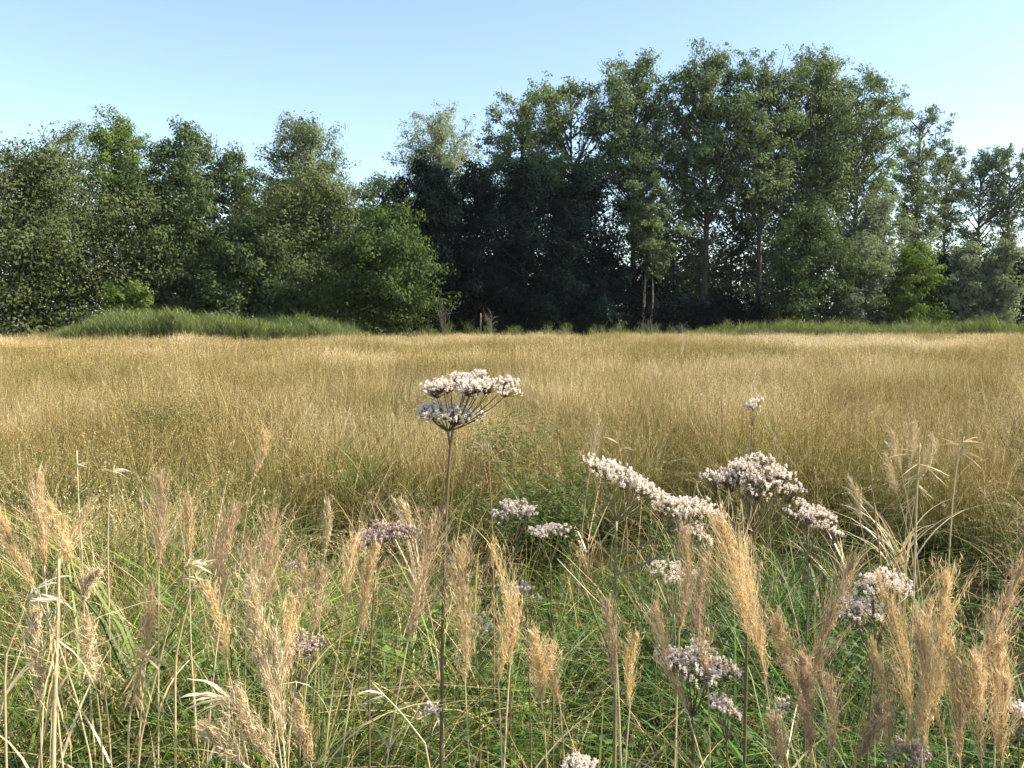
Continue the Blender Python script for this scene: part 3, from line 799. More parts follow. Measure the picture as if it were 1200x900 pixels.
TREES = [
    # left wood
    ('broadleaf_tree', 'broad olive-brown tree at the left edge with foliage down to the ground', 'tree', dict(px=38, Y=58, top=180, wpx=235, base=.05, prof='round', leaf='oak_leaf', n=40000, solid=1.6, size=.17, seed=2, rise=.25, limbs=60)),
    ('slim_tree', 'thin see-through pale tree whose twigs rise behind the olive-brown tree at the left', 'tree', dict(px=62, Y=78, top=146, wpx=100, base=.35, prof='vase', leaf='willow_leaf', n=6000, size=.15, seed=3, rise=.8, limbs=30, gap=.6, bark='bark_grey')),
    ('broadleaf_tree', 'fresh bright green tree with a ragged twiggy top, second crown from the left', 'tree', dict(px=136, Y=68, top=148, wpx=112, base=.22, prof='vase', leaf='bright_leaf', n=19000, size=.17, seed=4, rise=.7, limbs=40, gap=.35)),
    ('broadleaf_tree', 'blue-green open tree with sky showing through its right side, left of the notched tree', 'tree', dict(px=214, Y=64, top=155, wpx=118, base=.1, prof='poplar', leaf='mid_leaf', n=24000, size=.17, seed=5, rise=.8, limbs=46, gap=.3)),
    ('broadleaf_tree', 'loose grey-green tree with a low notched top, left of the pale rounded crown', 'tree', dict(px=272, Y=66, top=182, wpx=95, base=.12, prof='poplar', leaf='mid_leaf', n=17000, size=.17, seed=6, rise=.8, limbs=40, gap=.45)),
    ('broadleaf_tree', 'pale rounded crown standing highest in the left wood above an olive thicket', 'tree', dict(px=358, Y=72, top=143, wpx=112, base=.3, prof='round', leaf='willow_leaf', n=22000, size=.17, seed=7, rise=.6, limbs=44, gap=.2)),
    ('broadleaf_tree', 'dull olive leafy tree under the pale rounded crown in the left wood', 'tree', dict(px=352, Y=62, top=205, wpx=150, base=.08, prof='round', leaf='oak_leaf', n=24000, size=.17, seed=8, rise=.3, limbs=50)),
    ('broadleaf_tree', 'small dim green tree whose top shows between the left wood and the black thicket', 'tree', dict(px=446, Y=70, top=206, wpx=95, base=.15, prof='round', leaf='mid_leaf', n=14000, size=.17, seed=9, rise=.4, limbs=36)),
    ('broadleaf_tree', 'low spreading green tree with layered sunlit sprays at the right end of the left wood', 'tree', dict(px=442, Y=56, top=248, wpx=124, base=.08, prof='round', leaf='green_leaf', n=24000, size=.15, seed=110, rise=-.1, limbs=50, gap=.25, lean=.3)),
    ('broadleaf_tree', 'shaded green tree filling the gap behind the reeds left of the layered sunlit tree', 'tree', dict(px=300, Y=60, top=262, wpx=130, base=.05, prof='bush', leaf='mid_leaf', n=18000, size=.17, seed=11, rise=.3, limbs=44)),
    ('broadleaf_tree', 'dark leafy tree behind the small yellow-green bush by the reeds', 'tree', dict(px=190, Y=62, top=250, wpx=120, base=.05, prof='bush', leaf='mid_leaf', n=16000, size=.17, seed=12, rise=.3, limbs=44)),
    ('shrub', 'small yellow-green bush beside the reeds at the foot of the left wood', 'shrub', dict(px=150, Y=56, top=333, wpx=62, base=.1, prof='bush', leaf='bright_leaf', n=4500, size=.14, seed=13, rise=.4, limbs=20, stems=3)),
    ('shrub', 'dim bush closing the foot of the layered sunlit tree behind the reeds', 'shrub', dict(px=392, Y=63, top=318, wpx=120, base=.03, prof='bush', leaf='mid_leaf', n=8000, size=.18, seed=14, rise=.3, limbs=26, stems=3)),
    # dark thicket
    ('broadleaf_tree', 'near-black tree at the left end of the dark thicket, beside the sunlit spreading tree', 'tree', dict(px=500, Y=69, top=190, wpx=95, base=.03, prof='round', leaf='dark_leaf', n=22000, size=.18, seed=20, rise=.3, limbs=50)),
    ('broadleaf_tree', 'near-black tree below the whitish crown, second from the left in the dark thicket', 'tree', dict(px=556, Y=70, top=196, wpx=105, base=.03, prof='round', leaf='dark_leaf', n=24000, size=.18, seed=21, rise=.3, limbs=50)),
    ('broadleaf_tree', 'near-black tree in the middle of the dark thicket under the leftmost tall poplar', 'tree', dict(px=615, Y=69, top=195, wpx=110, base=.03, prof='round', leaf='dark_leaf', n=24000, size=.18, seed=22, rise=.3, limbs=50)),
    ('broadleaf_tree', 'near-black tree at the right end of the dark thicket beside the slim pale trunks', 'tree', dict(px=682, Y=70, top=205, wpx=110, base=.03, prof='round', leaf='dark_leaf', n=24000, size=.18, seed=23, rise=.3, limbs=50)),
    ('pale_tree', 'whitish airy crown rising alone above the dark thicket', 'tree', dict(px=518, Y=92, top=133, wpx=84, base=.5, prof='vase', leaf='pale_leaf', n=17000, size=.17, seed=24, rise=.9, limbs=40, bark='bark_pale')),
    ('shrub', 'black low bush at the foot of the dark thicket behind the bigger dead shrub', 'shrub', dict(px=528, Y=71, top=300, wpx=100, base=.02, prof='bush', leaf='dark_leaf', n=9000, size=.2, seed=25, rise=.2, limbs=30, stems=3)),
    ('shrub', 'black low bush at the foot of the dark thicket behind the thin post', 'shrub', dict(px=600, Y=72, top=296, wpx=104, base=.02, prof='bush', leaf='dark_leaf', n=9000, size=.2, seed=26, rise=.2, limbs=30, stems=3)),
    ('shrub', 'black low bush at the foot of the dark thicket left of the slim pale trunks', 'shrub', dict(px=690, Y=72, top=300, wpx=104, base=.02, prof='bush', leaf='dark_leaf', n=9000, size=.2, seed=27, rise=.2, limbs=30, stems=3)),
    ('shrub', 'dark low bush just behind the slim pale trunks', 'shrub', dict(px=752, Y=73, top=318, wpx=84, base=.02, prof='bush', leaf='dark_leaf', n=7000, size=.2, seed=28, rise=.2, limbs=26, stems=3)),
    # tall copse
    ('poplar_tree', 'leftmost and lowest of the tall poplars, dark crown over the black thicket', 'tree', dict(px=604, Y=76, top=110, wpx=89, base=.42, prof='vase', leaf='poplar_leaf', n=16400, solid=.25, size=.18, seed=30, rise=.9, limbs=44, gap=0.45)),
    ('poplar_tree', 'tall poplar, second from the left, with sky gaps low in its crown', 'tree', dict(px=672, Y=75, top=94, wpx=97, base=.36, prof='vase', leaf='poplar_leaf', n=19680, solid=.25, size=.18, seed=31, rise=.9, limbs=50, gap=0.45)),
    ('poplar_tree', 'tall dark poplar, third from the left, above the slim pale trunks', 'tree', dict(px=745, Y=74, top=70, wpx=101, base=.48, prof='poplar', leaf='poplar_leaf', n=22960, solid=.25, size=.18, seed=32, rise=1.0, limbs=56, gap=0.37)),
    ('poplar_tree', 'tallest poplar with a dark trunk forking halfway up in the middle of the copse', 'tree', dict(px=828, Y=73, top=64, wpx=106, base=.48, prof='poplar', leaf='poplar_leaf', n=24600, solid=.25, size=.18, seed=33, rise=1.1, limbs=56, gap=0.37, trunk_r=.34)),
    ('poplar_tree', 'tall poplar with one straight dark trunk, right of the forked one', 'tree', dict(px=894, Y=72, top=69, wpx=97, base=.48, prof='poplar', leaf='poplar_leaf', n=21320, solid=.25, size=.18, seed=34, rise=1.0, limbs=52, gap=0.42, trunk_r=.28)),
    ('poplar_tree', 'tall sunlit poplar with light green crown and pale slanting trunk', 'tree', dict(px=955, Y=74, top=68, wpx=114, base=.48, prof='poplar', leaf='poplar_leaf', n=26240, solid=.25, size=.18, seed=35, rise=.9, limbs=60, gap=0.27, bark='bark_grey')),
    ('poplar_tree', 'sunlit poplar with a broad leaning crown at the right end of the tall copse', 'tree', dict(px=1006, Y=75, top=90, wpx=101, base=.3, prof='vase', leaf='poplar_leaf', n=24600, solid=.25, size=.18, seed=36, rise=.8, limbs=56, gap=0.27, bark='bark_grey', lean=.3)),
    ('broadleaf_tree', 'paler wispy tree just past the right end of the tall copse', 'tree', dict(px=1075, Y=84, top=128, wpx=66, base=.3, prof='vase', leaf='willow_leaf', n=12000, size=.17, seed=37, rise=.9, limbs=40, gap=.35, bark='bark_grey')),
    ('slim_tree', 'slim tree with a bare pale trunk at the right end of the black thicket', 'tree', dict(px=754, Y=70, top=205, wpx=62, base=.56, prof='round', leaf='poplar_leaf', n=7000, size=.15, seed=38, rise=.5, limbs=14, bark='bark_pale', trunk_r=.11)),
    ('slim_tree', 'slim leaning tree with a crooked pale trunk close right of another pale trunk', 'tree', dict(px=766, Y=69.5, top=235, wpx=56, base=.56, prof='round', leaf='poplar_leaf', n=5000, size=.15, seed=39, rise=.5, limbs=12, bark='bark_pale', trunk_r=.075, lean=-.3)),
    # understorey of the copse
    ('broadleaf_tree', 'sunlit olive understorey tree between the pale trunks and the forked poplar', 'tree', dict(px=790, Y=79, top=232, wpx=96, base=.05, prof='bush', leaf='willow_leaf', n=15000, size=.17, seed=40, rise=.4, limbs=40)),
    ('broadleaf_tree', 'loose green understorey tree between the two dark poplar trunks', 'tree', dict(px=858, Y=79, top=235, wpx=96, base=.05, prof='bush', leaf='mid_leaf', n=15000, size=.17, seed=41, rise=.4, limbs=40)),
    ('broadleaf_tree', 'light green understorey tree behind the straight dark poplar trunk', 'tree', dict(px=920, Y=78, top=215, wpx=96, base=.05, prof='bush', leaf='willow_leaf', n=15000, size=.17, seed=42, rise=.4, limbs=40)),
    ('shrub', 'dark low bush at the foot of the forked poplar', 'shrub', dict(px=800, Y=70, top=348, wpx=76, base=.03, prof='bush', leaf='dark_leaf', n=9000, size=.16, seed=43, rise=.3, limbs=26, stems=3)),
    ('shrub', 'dark low bush between the dark poplar trunks', 'shrub', dict(px=860, Y=69, top=350, wpx=84, base=.03, prof='bush', leaf='dark_leaf', n=9000, size=.16, seed=44, rise=.3, limbs=26, stems=3)),
    ('broadleaf_tree', 'big dark green bush right of the straight dark poplar trunk', 'tree', dict(px=950, Y=67, top=244, wpx=105, base=.04, prof='bush', leaf='mid_leaf', n=20000, size=.17, seed=45, rise=.35, limbs=48)),
    ('broadleaf_tree', 'soft pale green tree behind the big dark green bush', 'tree', dict(px=1035, Y=72, top=228, wpx=84, base=.06, prof='round', leaf='silver_leaf', n=16000, size=.16, seed=46, rise=.6, limbs=44)),
    ('shrub', 'grey-green bush low in front of the soft pale green tree', 'shrub', dict(px=1008, Y=67, top=276, wpx=74, base=.05, prof='bush', leaf='silver_leaf', n=11000, size=.15, seed=47, rise=.6, limbs=34, stems=3)),
    ('shrub', 'yellow-green bush with dark foot left of the two pale grey-green bushes', 'shrub', dict(px=1076, Y=66, top=288, wpx=82, base=.04, prof='bush', leaf='bright_leaf', n=12000, size=.16, seed=48, rise=.35, limbs=36, stems=3)),
    ('shrub', 'pale grey-green bush, left one of two at the right end of the wood edge', 'shrub', dict(px=1130, Y=66, top=286, wpx=58, base=.05, prof='round', leaf='silver_leaf', n=9500, size=.15, seed=49, rise=.8, limbs=34, stems=4)),
    ('shrub', 'pale grey-green bush, rightmost of the wood edge at the frame', 'shrub', dict(px=1176, Y=65.5, top=282, wpx=52, base=.05, prof='round', leaf='silver_leaf', n=9000, size=.15, seed=50, rise=.8, limbs=34, stems=4)),
    ('shrub', 'dark bush closing the wood edge between the yellow-green bush and the pale bushes', 'shrub', dict(px=1104, Y=69, top=300, wpx=80, base=.03, prof='bush', leaf='dark_leaf', n=9000, size=.16, seed=51, rise=.3, limbs=26, stems=3)),
    ('shrub', 'dark bush behind the rightmost pale grey-green bush', 'shrub', dict(px=1178, Y=70, top=300, wpx=100, base=.03, prof='bush', leaf='dark_leaf', n=10000, size=.16, seed=52, rise=.3, limbs=26, stems=3)),
    # far right row with sky between the stems
    ('broadleaf_tree', 'hazy slender tree with a bare stem, leftmost of the distant row at the right', 'tree', dict(px=1108, Y=100, top=172, wpx=54, base=.52, prof='vase', solid=.1, leaf='willow_leaf', n=6500, size=.2, seed=60, rise=.6, limbs=34, gap=.35)),
    ('broadleaf_tree', 'hazy tree of the distant row, middle one above the yellow-green bush', 'tree', dict(px=1150, Y=102, top=178, wpx=58, base=.52, prof='round', solid=.1, leaf='willow_leaf', n=6500, size=.2, seed=61, rise=.6, limbs=34, gap=.4)),
    ('broadleaf_tree', 'hazy tree of the distant row at the right edge above the pale grey-green bushes', 'tree', dict(px=1188, Y=100, top=170, wpx=54, base=.52, prof='vase', solid=.1, leaf='willow_leaf', n=6500, size=.2, seed=62, rise=.6, limbs=34, gap=.35)),
    ('broadleaf_tree', 'dim low tree under the distant row at the right', 'tree', dict(px=1140, Y=96, top=286, wpx=150, base=.05, prof='bush', leaf='mid_leaf', n=13000, size=.2, seed=63, rise=.3, limbs=40)),
    # beyond the frame's edges
    ('broadleaf_tree', 'olive tree just beyond the left edge of the frame', 'tree', dict(px=-150, Y=60, top=190, wpx=220, base=.08, prof='round', leaf='oak_leaf', n=16000, size=.2, seed=64, rise=.3, limbs=44)),
    ('broadleaf_tree', 'slender tree just beyond the right edge of the frame', 'tree', dict(px=1260, Y=90, top=180, wpx=110, base=.3, prof='round', leaf='mid_leaf', n=10000, size=.2, seed=65, rise=.5, limbs=34)),
]
for nm, lab, cat, kw in TREES:
    grp = ('tall poplars of the copse' if nm == 'poplar_tree' else 'shrubs along the wood edge' if cat == 'shrub' else
           'trees of the dark thicket' if kw['leaf'] == 'dark_leaf' else 'trees of the left wood' if kw['px'] < 480 else
           'distant row of trees at the right' if kw['Y'] >= 90 and kw['px'] > 1000 else None if nm == 'pale_tree' else 'lower trees of the copse')
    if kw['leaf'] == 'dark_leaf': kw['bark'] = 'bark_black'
    make_tree(nm, lab, cat, group=grp, **kw)


def far_woodland():
    """the wood going on behind the edge trees, one mass nobody could count."""
    rng = np.random.default_rng(90)
    n = 26000
    k = 420
    cx = rng.uniform(-75, 40, k); cy = rng.uniform(92, 125, k)
    top = 6.5 + 5 * noise2(cx, cy, 91, 9)
    top = np.where(cx > 38, top * .55, top)
    cz = top * rng.uniform(0, 1, k) ** .8; cr = rng.uniform(1.0, 2.0, k)
    i = rng.integers(0, k, n)
    off = rng.normal(size=(n, 3)) * cr[i][:, None] * .6
    c = np.stack([cx[i], cy[i], cz[i]], -1) + off
    c[:, 2] = np.maximum(c[:, 2], .1)
    mb = MB(); L = rng.uniform(.35, .8, n)
    leaves(mb, c, rdir(n, rng) + unit(off) * .5 + np.array([0, -.2, .4]), rdir(n, rng), L, L * .55, np.clip(rng.uniform(0, 1, k)[i] * .5 + .5 * rng.uniform(0, 1, n), 0, 1))
    tag(mb.build('far_woodland', M['green_leaf']), kind='stuff')


far_woodland()


def twig_shrub(name, label, px, Y, top, wpx, seed, mat='twig', cat='shrub', n=9):
    rng = np.random.default_rng(seed)
    P = at(px, top, Y); H = P[2]; W = wpx / FPX * Y * .5
    root = empty(name, (P[0], Y, 0), label, cat, 'leafless shrubs before the thicket' if name == 'dead_shrub' else 'withered weeds at the wood edge')
    for i in range(n):
        mb = MB()
        a = rng.uniform(0, 6.28); r = W * rng.uniform(.3, 1)
        e = np.array([math.cos(a) * r, math.sin(a) * r, H * rng.uniform(.7, 1)])
        lp = curve((0, 0, -.03), (e[0] * .2, e[1] * .2, H * .5), e, 7)
        tube(mb, lp, np.linspace(.03, .010, 7), 5)
        for k in range(9):
            b = lp[rng.integers(2, 7)]
            d = unit(rng.normal(size=3) + np.array([0, 0, .8]))
            tube(mb, [b, b + d * .12 * H, b + d * .24 * H + rng.normal(0, .02 * H, 3)], [.012, .009, .006], 4)
        mb.build('branch', M[mat], root)
    return root


twig_shrub('dead_shrub', 'leafless grey twiggy shrub in front of the black thicket', 520, 63, 358, 24, 70)
twig_shrub('dead_shrub', 'smaller leafless twiggy shrub beside the thin post before the thicket', 576, 63, 366, 16, 71)
twig_shrub('dry_weed', 'grey withered weed before the slim pale trunks', 765, 62, 376, 26, 72, 'twig', 'weed')
twig_shrub('dry_weed', 'withered grey-brown weed right of the grey one by the pale trunks', 796, 62, 379, 24, 73, 'twig', 'weed')
twig_shrub('dry_weed', 'dark withered weed at the end of the left reeds', 452, 55, 382, 18, 74, 'bark_dark', 'weed')


def post(label, px, Y, top, r, lean=0.0):
    P = at(px, top, Y)
    mb = MB()
    tube(mb, [(0, 0, -.2), (lean * .5, 0, P[2] * .5), (lean, 0, P[2]), (lean, 0, P[2] + .01)], [r, r * .97, r * .94, r * .7], 8)
    tag(mb.build('post', M['bark_pale'], None, (P[0], Y, 0)), label, 'post', 'thin wooden posts')


post('thin pale wooden post before the black thicket', 563, 63, 367, .05, .03)
post('short weathered post in the grass before the left reeds', 198, 38, 398, .05, .02)


def make_bird():
    P = at(122, 137, 46)
    mb = MB()
    prof = [(-.15, .004, .03), (-.10, .012, .032), (-.04, .034, .036), (.02, .042, .042), (.07, .034, .034), (.095, .026, .027), (.12, .022, .022), (.138, .008, .008), (.158, .001, .001)]
    k = 10
    th = np.arange(k) / k * 6.2832
    v = []
    for x, h, wd in prof:
        v.append(np.stack([np.full(k, x), np.cos(th) * wd, np.sin(th) * h + (.012 if x > .09 else 0)], -1))
    v = np.array(v); n = len(prof)
    i = np.arange(n - 1)[:, None] * k; j = np.arange(k)[None]; j2 = (j + 1) % k
    mb.add(v, np.stack([i + j, i + j2, i + k + j2, i + k + j], -1).reshape(-1, 4), [[0, a + 1, a] for a in range(1, k - 1)])
    root = empty('bird', P, 'small dark bird in flight in the sky above the left wood', 'bird')
    root.rotation_euler = (R(-25), R(-12), R(200))
    mm = tint_mat('bird_feather', (0.012, 0.012, 0.014), (0.02, 0.02, 0.024), 0, .05)
    mb.build('body', mm, root, smooth=True)
    for sg in (1, -1):
        wb = MB()
        st = [(0.03, 0.0, .06, -.05), (.10, .06, .075, -.045), (.17, .085, .06, -.05), (.25, .07, .02, -.07)]
        vv = []
        for yy, zz, a, b in st:
            for dz in (.004, -.004):
                vv += [(a, sg * yy, zz + dz), (b, sg * yy, zz + dz)]
        qs = []
        for s in range(3):
            o = s * 4
            qs += [[o, o + 1, o + 5, o + 4], [o + 2, o + 6, o + 7, o + 3], [o, o + 4, o + 6, o + 2], [o + 1, o + 3, o + 7, o + 5]]
        qs.append([12, 13, 15, 14])
        wb.add(vv, qs)
        wb.build('wing', mm, root)


make_bird()


# ------------------------------------------------------------------ foreground individuals
def stem_base(px, py, Y, bend=0.0):
    P = at(px, py, Y)
    return P


def grass_plume(label, tip, low, wpx, Y, mat='plume', seed=0, base_dx=0.0, dens=1.0, name='reed_grass', cat='grass plume', group='feathery grass plumes in the foreground', nleaf=2):
    """a stalk of tall grass whose feathery panicle runs from pixel low to pixel tip at distance Y."""
    rng = np.random.default_rng(5000 + seed)
    T = at(*tip, Y); B = at(*low, Y)
    W = wpx / FPX * Y * .5 * 1.4
    T[1] += rng.uniform(-.08, .08)
    dens = dens * rng.uniform(.75, 1.3)
    bow = np.array([rng.normal(0, .10), rng.normal(0, .06), 0.0])
    d = unit(T - B)
    gx, gy = B[0] - d[0] * B[2] * .35 + base_dx + rng.normal(0, .03), Y + rng.uniform(-.06, .06)
    G = np.array([gx, gy, float(ground_z(gx, gy)) - .03])
    root = empty(name, G, label, cat, group)
    o = G
    PL = np.linalg.norm(T - B)
    ctrl = B - d * max(.1, (B[2] - G[2]) * .5)
    st = np.concatenate([curve(G, ctrl, B, 9), curve(B, (B + T) / 2 + bow * PL, T, 7)[1:]]) - o
    sm = MB(); tube(sm, st, np.linspace(.0026, .0007, len(st)), 5, rng.uniform(.2, .8))
    sm.build('stem', M['dry'], root, smooth=True)
    # panicle: side branches lying along the axis, each with a run of spikelets
    pm = MB()
    ax = curve(B, (B + T) / 2 + bow * PL, T, 24) - o
    nb = int((40 + 330 * PL) * dens)
    f = rng.uniform(0, 1, nb) ** 1.05
    root_p = np.stack([np.interp(f * 23, np.arange(24), ax[:, k]) for k in range(3)], -1)
    env = W * np.interp(f, [0, .12, .4, .75, 1], [.35, .9, 1.0, .6, .12]) * rng.gamma(4, .22, nb)
    a = rng.uniform(0, 6.28, nb)
    side = np.cross(d, np.array([.1, 1, .05])); side = unit(side); s2 = np.cross(d, side)
    rad = np.cos(a)[:, None] * side + np.sin(a)[:, None] * s2
    bl = np.minimum(env * rng.uniform(2.2, 3.6, nb) + .01, .45 * PL)
    ns = max(7, int(11 * dens))
    u = (np.arange(ns) + rng.uniform(0, 1, (nb, ns))) / ns
    ctr = root_p[:, None] + d * (u * bl[:, None])[..., None] + rad[:, None] * (env[:, None] * np.sin(u * 1.35))[..., None]
    ctr = ctr.reshape(-1, 3) + rng.normal(0, .0022, (nb * ns, 3))
    axd = unit(np.repeat(d[None] + rad * .28, ns, 0) + .32 * rdir(nb * ns, rng))
    L = rng.uniform(.009, .024, nb * ns)
    bv = rng.uniform(0, 1, nb)
    leaves(pm, ctr, rdir(nb * ns, rng), axd, L, L * .07, np.clip(np.repeat(bv, ns) * .5 + .5 * rng.uniform(0, 1, nb * ns), 0, 1))
    # fine branch threads
    e = root_p + d * bl[:, None] + rad * env[:, None]
    w = unit(np.cross(e - root_p, rdir(nb, rng))) * .0005
    v = np.stack([root_p - w, root_p + w, e + w * .5, e - w * .5], 1)
    pm.add(v, np.arange(nb * 4).reshape(-1, 4), var=np.repeat(bv, 4))
    pm.build('plume', M[mat], root)
    for k in range(nleaf):
        lm = MB()
        q = st[rng.integers(2, 7)]
        blades(lm, q[None], rng.uniform(0, 6.28, 1), rng.uniform(.18, .34, 1), rng.uniform(.3, .8, 1), rng.uniform(.2, 1.0, 1), .006, 7, rng)
        lm.build('leaf', M['dry'], root)
    return root


PLUMES = [
    # tip, low, width px, distance, material, label
    ((985, 648), (938, 835), 34, 1.75, 'plume_brown', 'long brown plume leaning right beside the pinkish flower heads at lower right'),
    ((906, 720), (936, 812), 24, 1.75, 'plume', 'pale plume leaning left against the foot of the long brown plume'),
    ((842, 612), (888, 760), 46, 1.75, 'plume', 'large fluffy tan plume leaning left below the widest flower head at right'),
    ((868, 640), (897, 800), 34, 1.8, 'plume', 'fluffy tan plume close behind the right side of the large left-leaning one'),
    ((1174, 652), (1128, 850), 36, 1.6, 'plume_brown', 'tallest brown spear-like plume near the right edge'),
    ((1096, 668), (1088, 850), 38, 1.65, 'plume', 'upright dense tan plume left of the tall spear-like one at right'),
    ((1044, 694), (1066, 850), 28, 1.65, 'plume', 'thin tan plume right beside the pinkish double flower head'),
    ((1114, 722), (1108, 866), 24, 1.6, 'plume', 'short tan plume squeezed between the dense plume and the spear-like one'),
    ((1074, 716), (1080, 880), 22, 1.55, 'plume', 'slender tan plume standing before the upright dense plume'),
    ((1016, 820), (1004, 890), 20, 1.6, 'plume_brown', 'short brownish plume by the bottom edge left of the right corner clump'),
    ((958, 792), (972, 886), 26, 1.6, 'plume_brown', 'brown plume at the bottom edge under the long leaning plume'),
    ((1146, 778), (1150, 894), 34, 1.5, 'plume', 'wide loose plume at the foot of the spear-like plume'),
    ((1190, 742), (1166, 868), 24, 1.55, 'plume', 'pale plume half cut by the right edge'),
    ((502, 632), (478, 752), 58, 1.95, 'plume_brown', 'broad pinkish tan plume left of the tallest flower stem'),
    ((537, 655), (545, 800), 42, 1.85, 'plume', 'dense upright plume just right of the tallest flower stem'),
    ((576, 640), (584, 800), 26, 1.9, 'plume', 'narrow pointed plume right of the dense plume by the tallest stem'),
    ((604, 706), (598, 776), 16, 1.9, 'plume', 'small thin plume under the greyish flower head in the middle'),
    ((624, 732), (634, 820), 22, 1.85, 'plume', 'short bushy plume in the lower middle, left one of a pair'),
    ((650, 756), (656, 826), 17, 1.85, 'plume', 'short bushy plume in the lower middle, right one of a pair'),
    ((716, 716), (720, 800), 20, 1.8, 'plume_brown', 'reddish plume on the second thick flower stem'),
    ((746, 752), (738, 830), 18, 1.85, 'plume', 'thin plume just right of the second thick flower stem'),
    ((800, 622), (796, 740), 24, 1.9, 'plume_brown', 'brownish plume hanging under the long sloping flower head'),
    ((828, 668), (830, 800), 26, 1.7, 'plume_brown', 'dull brown plume rising out of the large low flower head'),
    ((776, 734), (806, 836), 30, 1.7, 'plume', 'straw plume leaning left across the large low flower head'),
    ((414, 638), (405, 706), 26, 2.0, 'plume', 'split plume under the faded flower head left of centre'),
    ((438, 652), (424, 740), 16, 2.0, 'plume', 'thin plume right of the split one under the faded flower head'),
    ((372, 676), (366, 742), 26, 1.95, 'plume_brown', 'short fuzzy plume over the brown withered flower head'),
    ((352, 660), (346, 720), 20, 1.95, 'plume_brown', 'small fuzzy plume left of the short one over the withered flower head'),
    ((270, 612), (262, 704), 40, 2.0, 'plume_brown', 'hazy pinkish plume, left one of the tall fuzzy pair left of centre'),
    ((322, 608), (316, 706), 44, 2.0, 'plume_brown', 'hazy pinkish plume, right one of the tall fuzzy pair left of centre'),
    ((294, 640), (288, 724), 34, 1.95, 'plume_brown', 'lower hazy plume between the tall fuzzy pair left of centre'),
    ((300, 684), (318, 818), 26, 1.7, 'dry', 'pale cream plume leaning left in the lower left middle'),
    ((338, 712), (330, 800), 26, 1.8, 'plume', 'tan plume beside the pale cream leaning one'),
    ((288, 812), (322, 892), 28, 1.5, 'dry', 'pale straw plume at the bottom edge under the cream leaning one'),
    ((246, 690), (266, 780), 28, 1.85, 'plume', 'tan plume arching over the cream drooping leaf at lower left'),
    ((184, 566), (186, 668), 24, 2.2, 'plume_brown', 'upright brownish plume above the bright cream leaf on the left'),
    ((218, 590), (222, 660), 14, 2.3, 'plume', 'thin plume right of the upright brownish one on the left'),
    ((88, 600), (62, 676), 20, 1.9, 'plume', 'tan plume leaning right near the left edge'),
    ((22, 566), (52, 668), 22, 1.9, 'plume', 'loose straw plume leaning left near the left edge'),
    ((2, 590), (40, 690), 20, 1.85, 'plume', 'loose plume at the very left edge'),
    ((132, 660), (98, 702), 14, 1.9, 'dry', 'cream plume bent over to the right near the left edge'),
    ((76, 585), (84, 662), 16, 1.9, 'plume', 'slim upright plume on the left behind the leaning straw ones'),
    ((310, 505), (296, 560), 10, 3.4, 'plume', 'slim plume standing out of the meadow left of the tallest flower'),
    ((384, 590), (380, 650), 8, 2.6, 'dry', 'stiff thin straw stalk left of the faded flower head'),
    ((470, 588), (484, 640), 14, 2.5, 'dry', 'bent dry plume below the lower part of the tallest flower head'),
    ((700, 490), (690, 560), 8, 4.4, 'dry', 'slim dry stalk at the edge of the tall meadow right of centre'),
    ((1040, 508), (1056, 552), 12, 3.9, 'dry', 'pale bent plume, uppermost of the dry bunch at the hollow on the right'),
    ((1062, 496), (1066, 548), 10, 4.0, 'dry', 'upright pale plume in the dry bunch at the hollow on the right'),
    ((1084, 512), (1078, 560), 10, 3.9, 'dry', 'right-hand pale plume in the dry bunch at the hollow'),
    ((1030, 532), (1052, 580), 12, 3.8, 'dry', 'drooping pale plume on the left of the dry bunch at the hollow'),
    ((996, 562), (1008, 612), 10, 3.5, 'dry', 'pale thin plume between the right flower heads and the hollow'),
    ((1060, 742), (1058, 880), 22, 1.6, 'plume', 'tan plume between the two upright slender ones left of the dense plume'),
    ((1128, 760), (1124, 890), 24, 1.55, 'plume', 'tan plume in front of the short one beside the tall brown spear'),
    ((1030, 766), (1042, 884), 20, 1.6, 'plume', 'low tan plume at the left end of the right corner clump'),
    ((1184, 806), (1174, 896), 24, 1.5, 'plume', 'low pale plume in the bottom right corner'),
    ((932, 764), (950, 880), 22, 1.65, 'plume_brown', 'brownish plume rising along the lower part of the long leaning one'),
    ((902, 838), (912, 896), 18, 1.6, 'plume', 'short plume by the bottom edge below the large fluffy plume'),
    ((122, 716), (112, 802), 20, 1.85, 'dry', 'cream plume between the withered bundle and the brown crumpled tuft'),
    ((50, 716), (46, 820), 20, 1.6, 'dry', 'cream plume close left of the tall withered bundle'),
    ((308, 766), (332, 870), 26, 1.6, 'dry', 'thick straw plume under the pale cream leaning one'),
    ((356, 826), (364, 894), 20, 1.55, 'plume', 'short tan plume at the bottom edge under the brown withered flower head'),
    ((258, 838), (284, 896), 22, 1.5, 'dry', 'short straw plume at the bottom edge below the cream drooping leaf'),
    ((176, 690), (172, 764), 18, 2.0, 'plume', 'tan plume left of the bright cream leaf above the crumpled tuft'),
    ((798, 392), (797, 420), 4, 16.0, 'dry', 'single tall pale stalk rising above the distant meadow right of centre'),
]
for i, (tip, low, wpx, Y, mat, lab) in enumerate(PLUMES):
    grass_plume(lab, tip, low, wpx, Y, mat, i, nleaf=2 if Y < 3 else 1,
                group='feathery grass plumes in the foreground' if Y < 3 else 'dry plumes at the meadow edge' if Y < 9 else None)


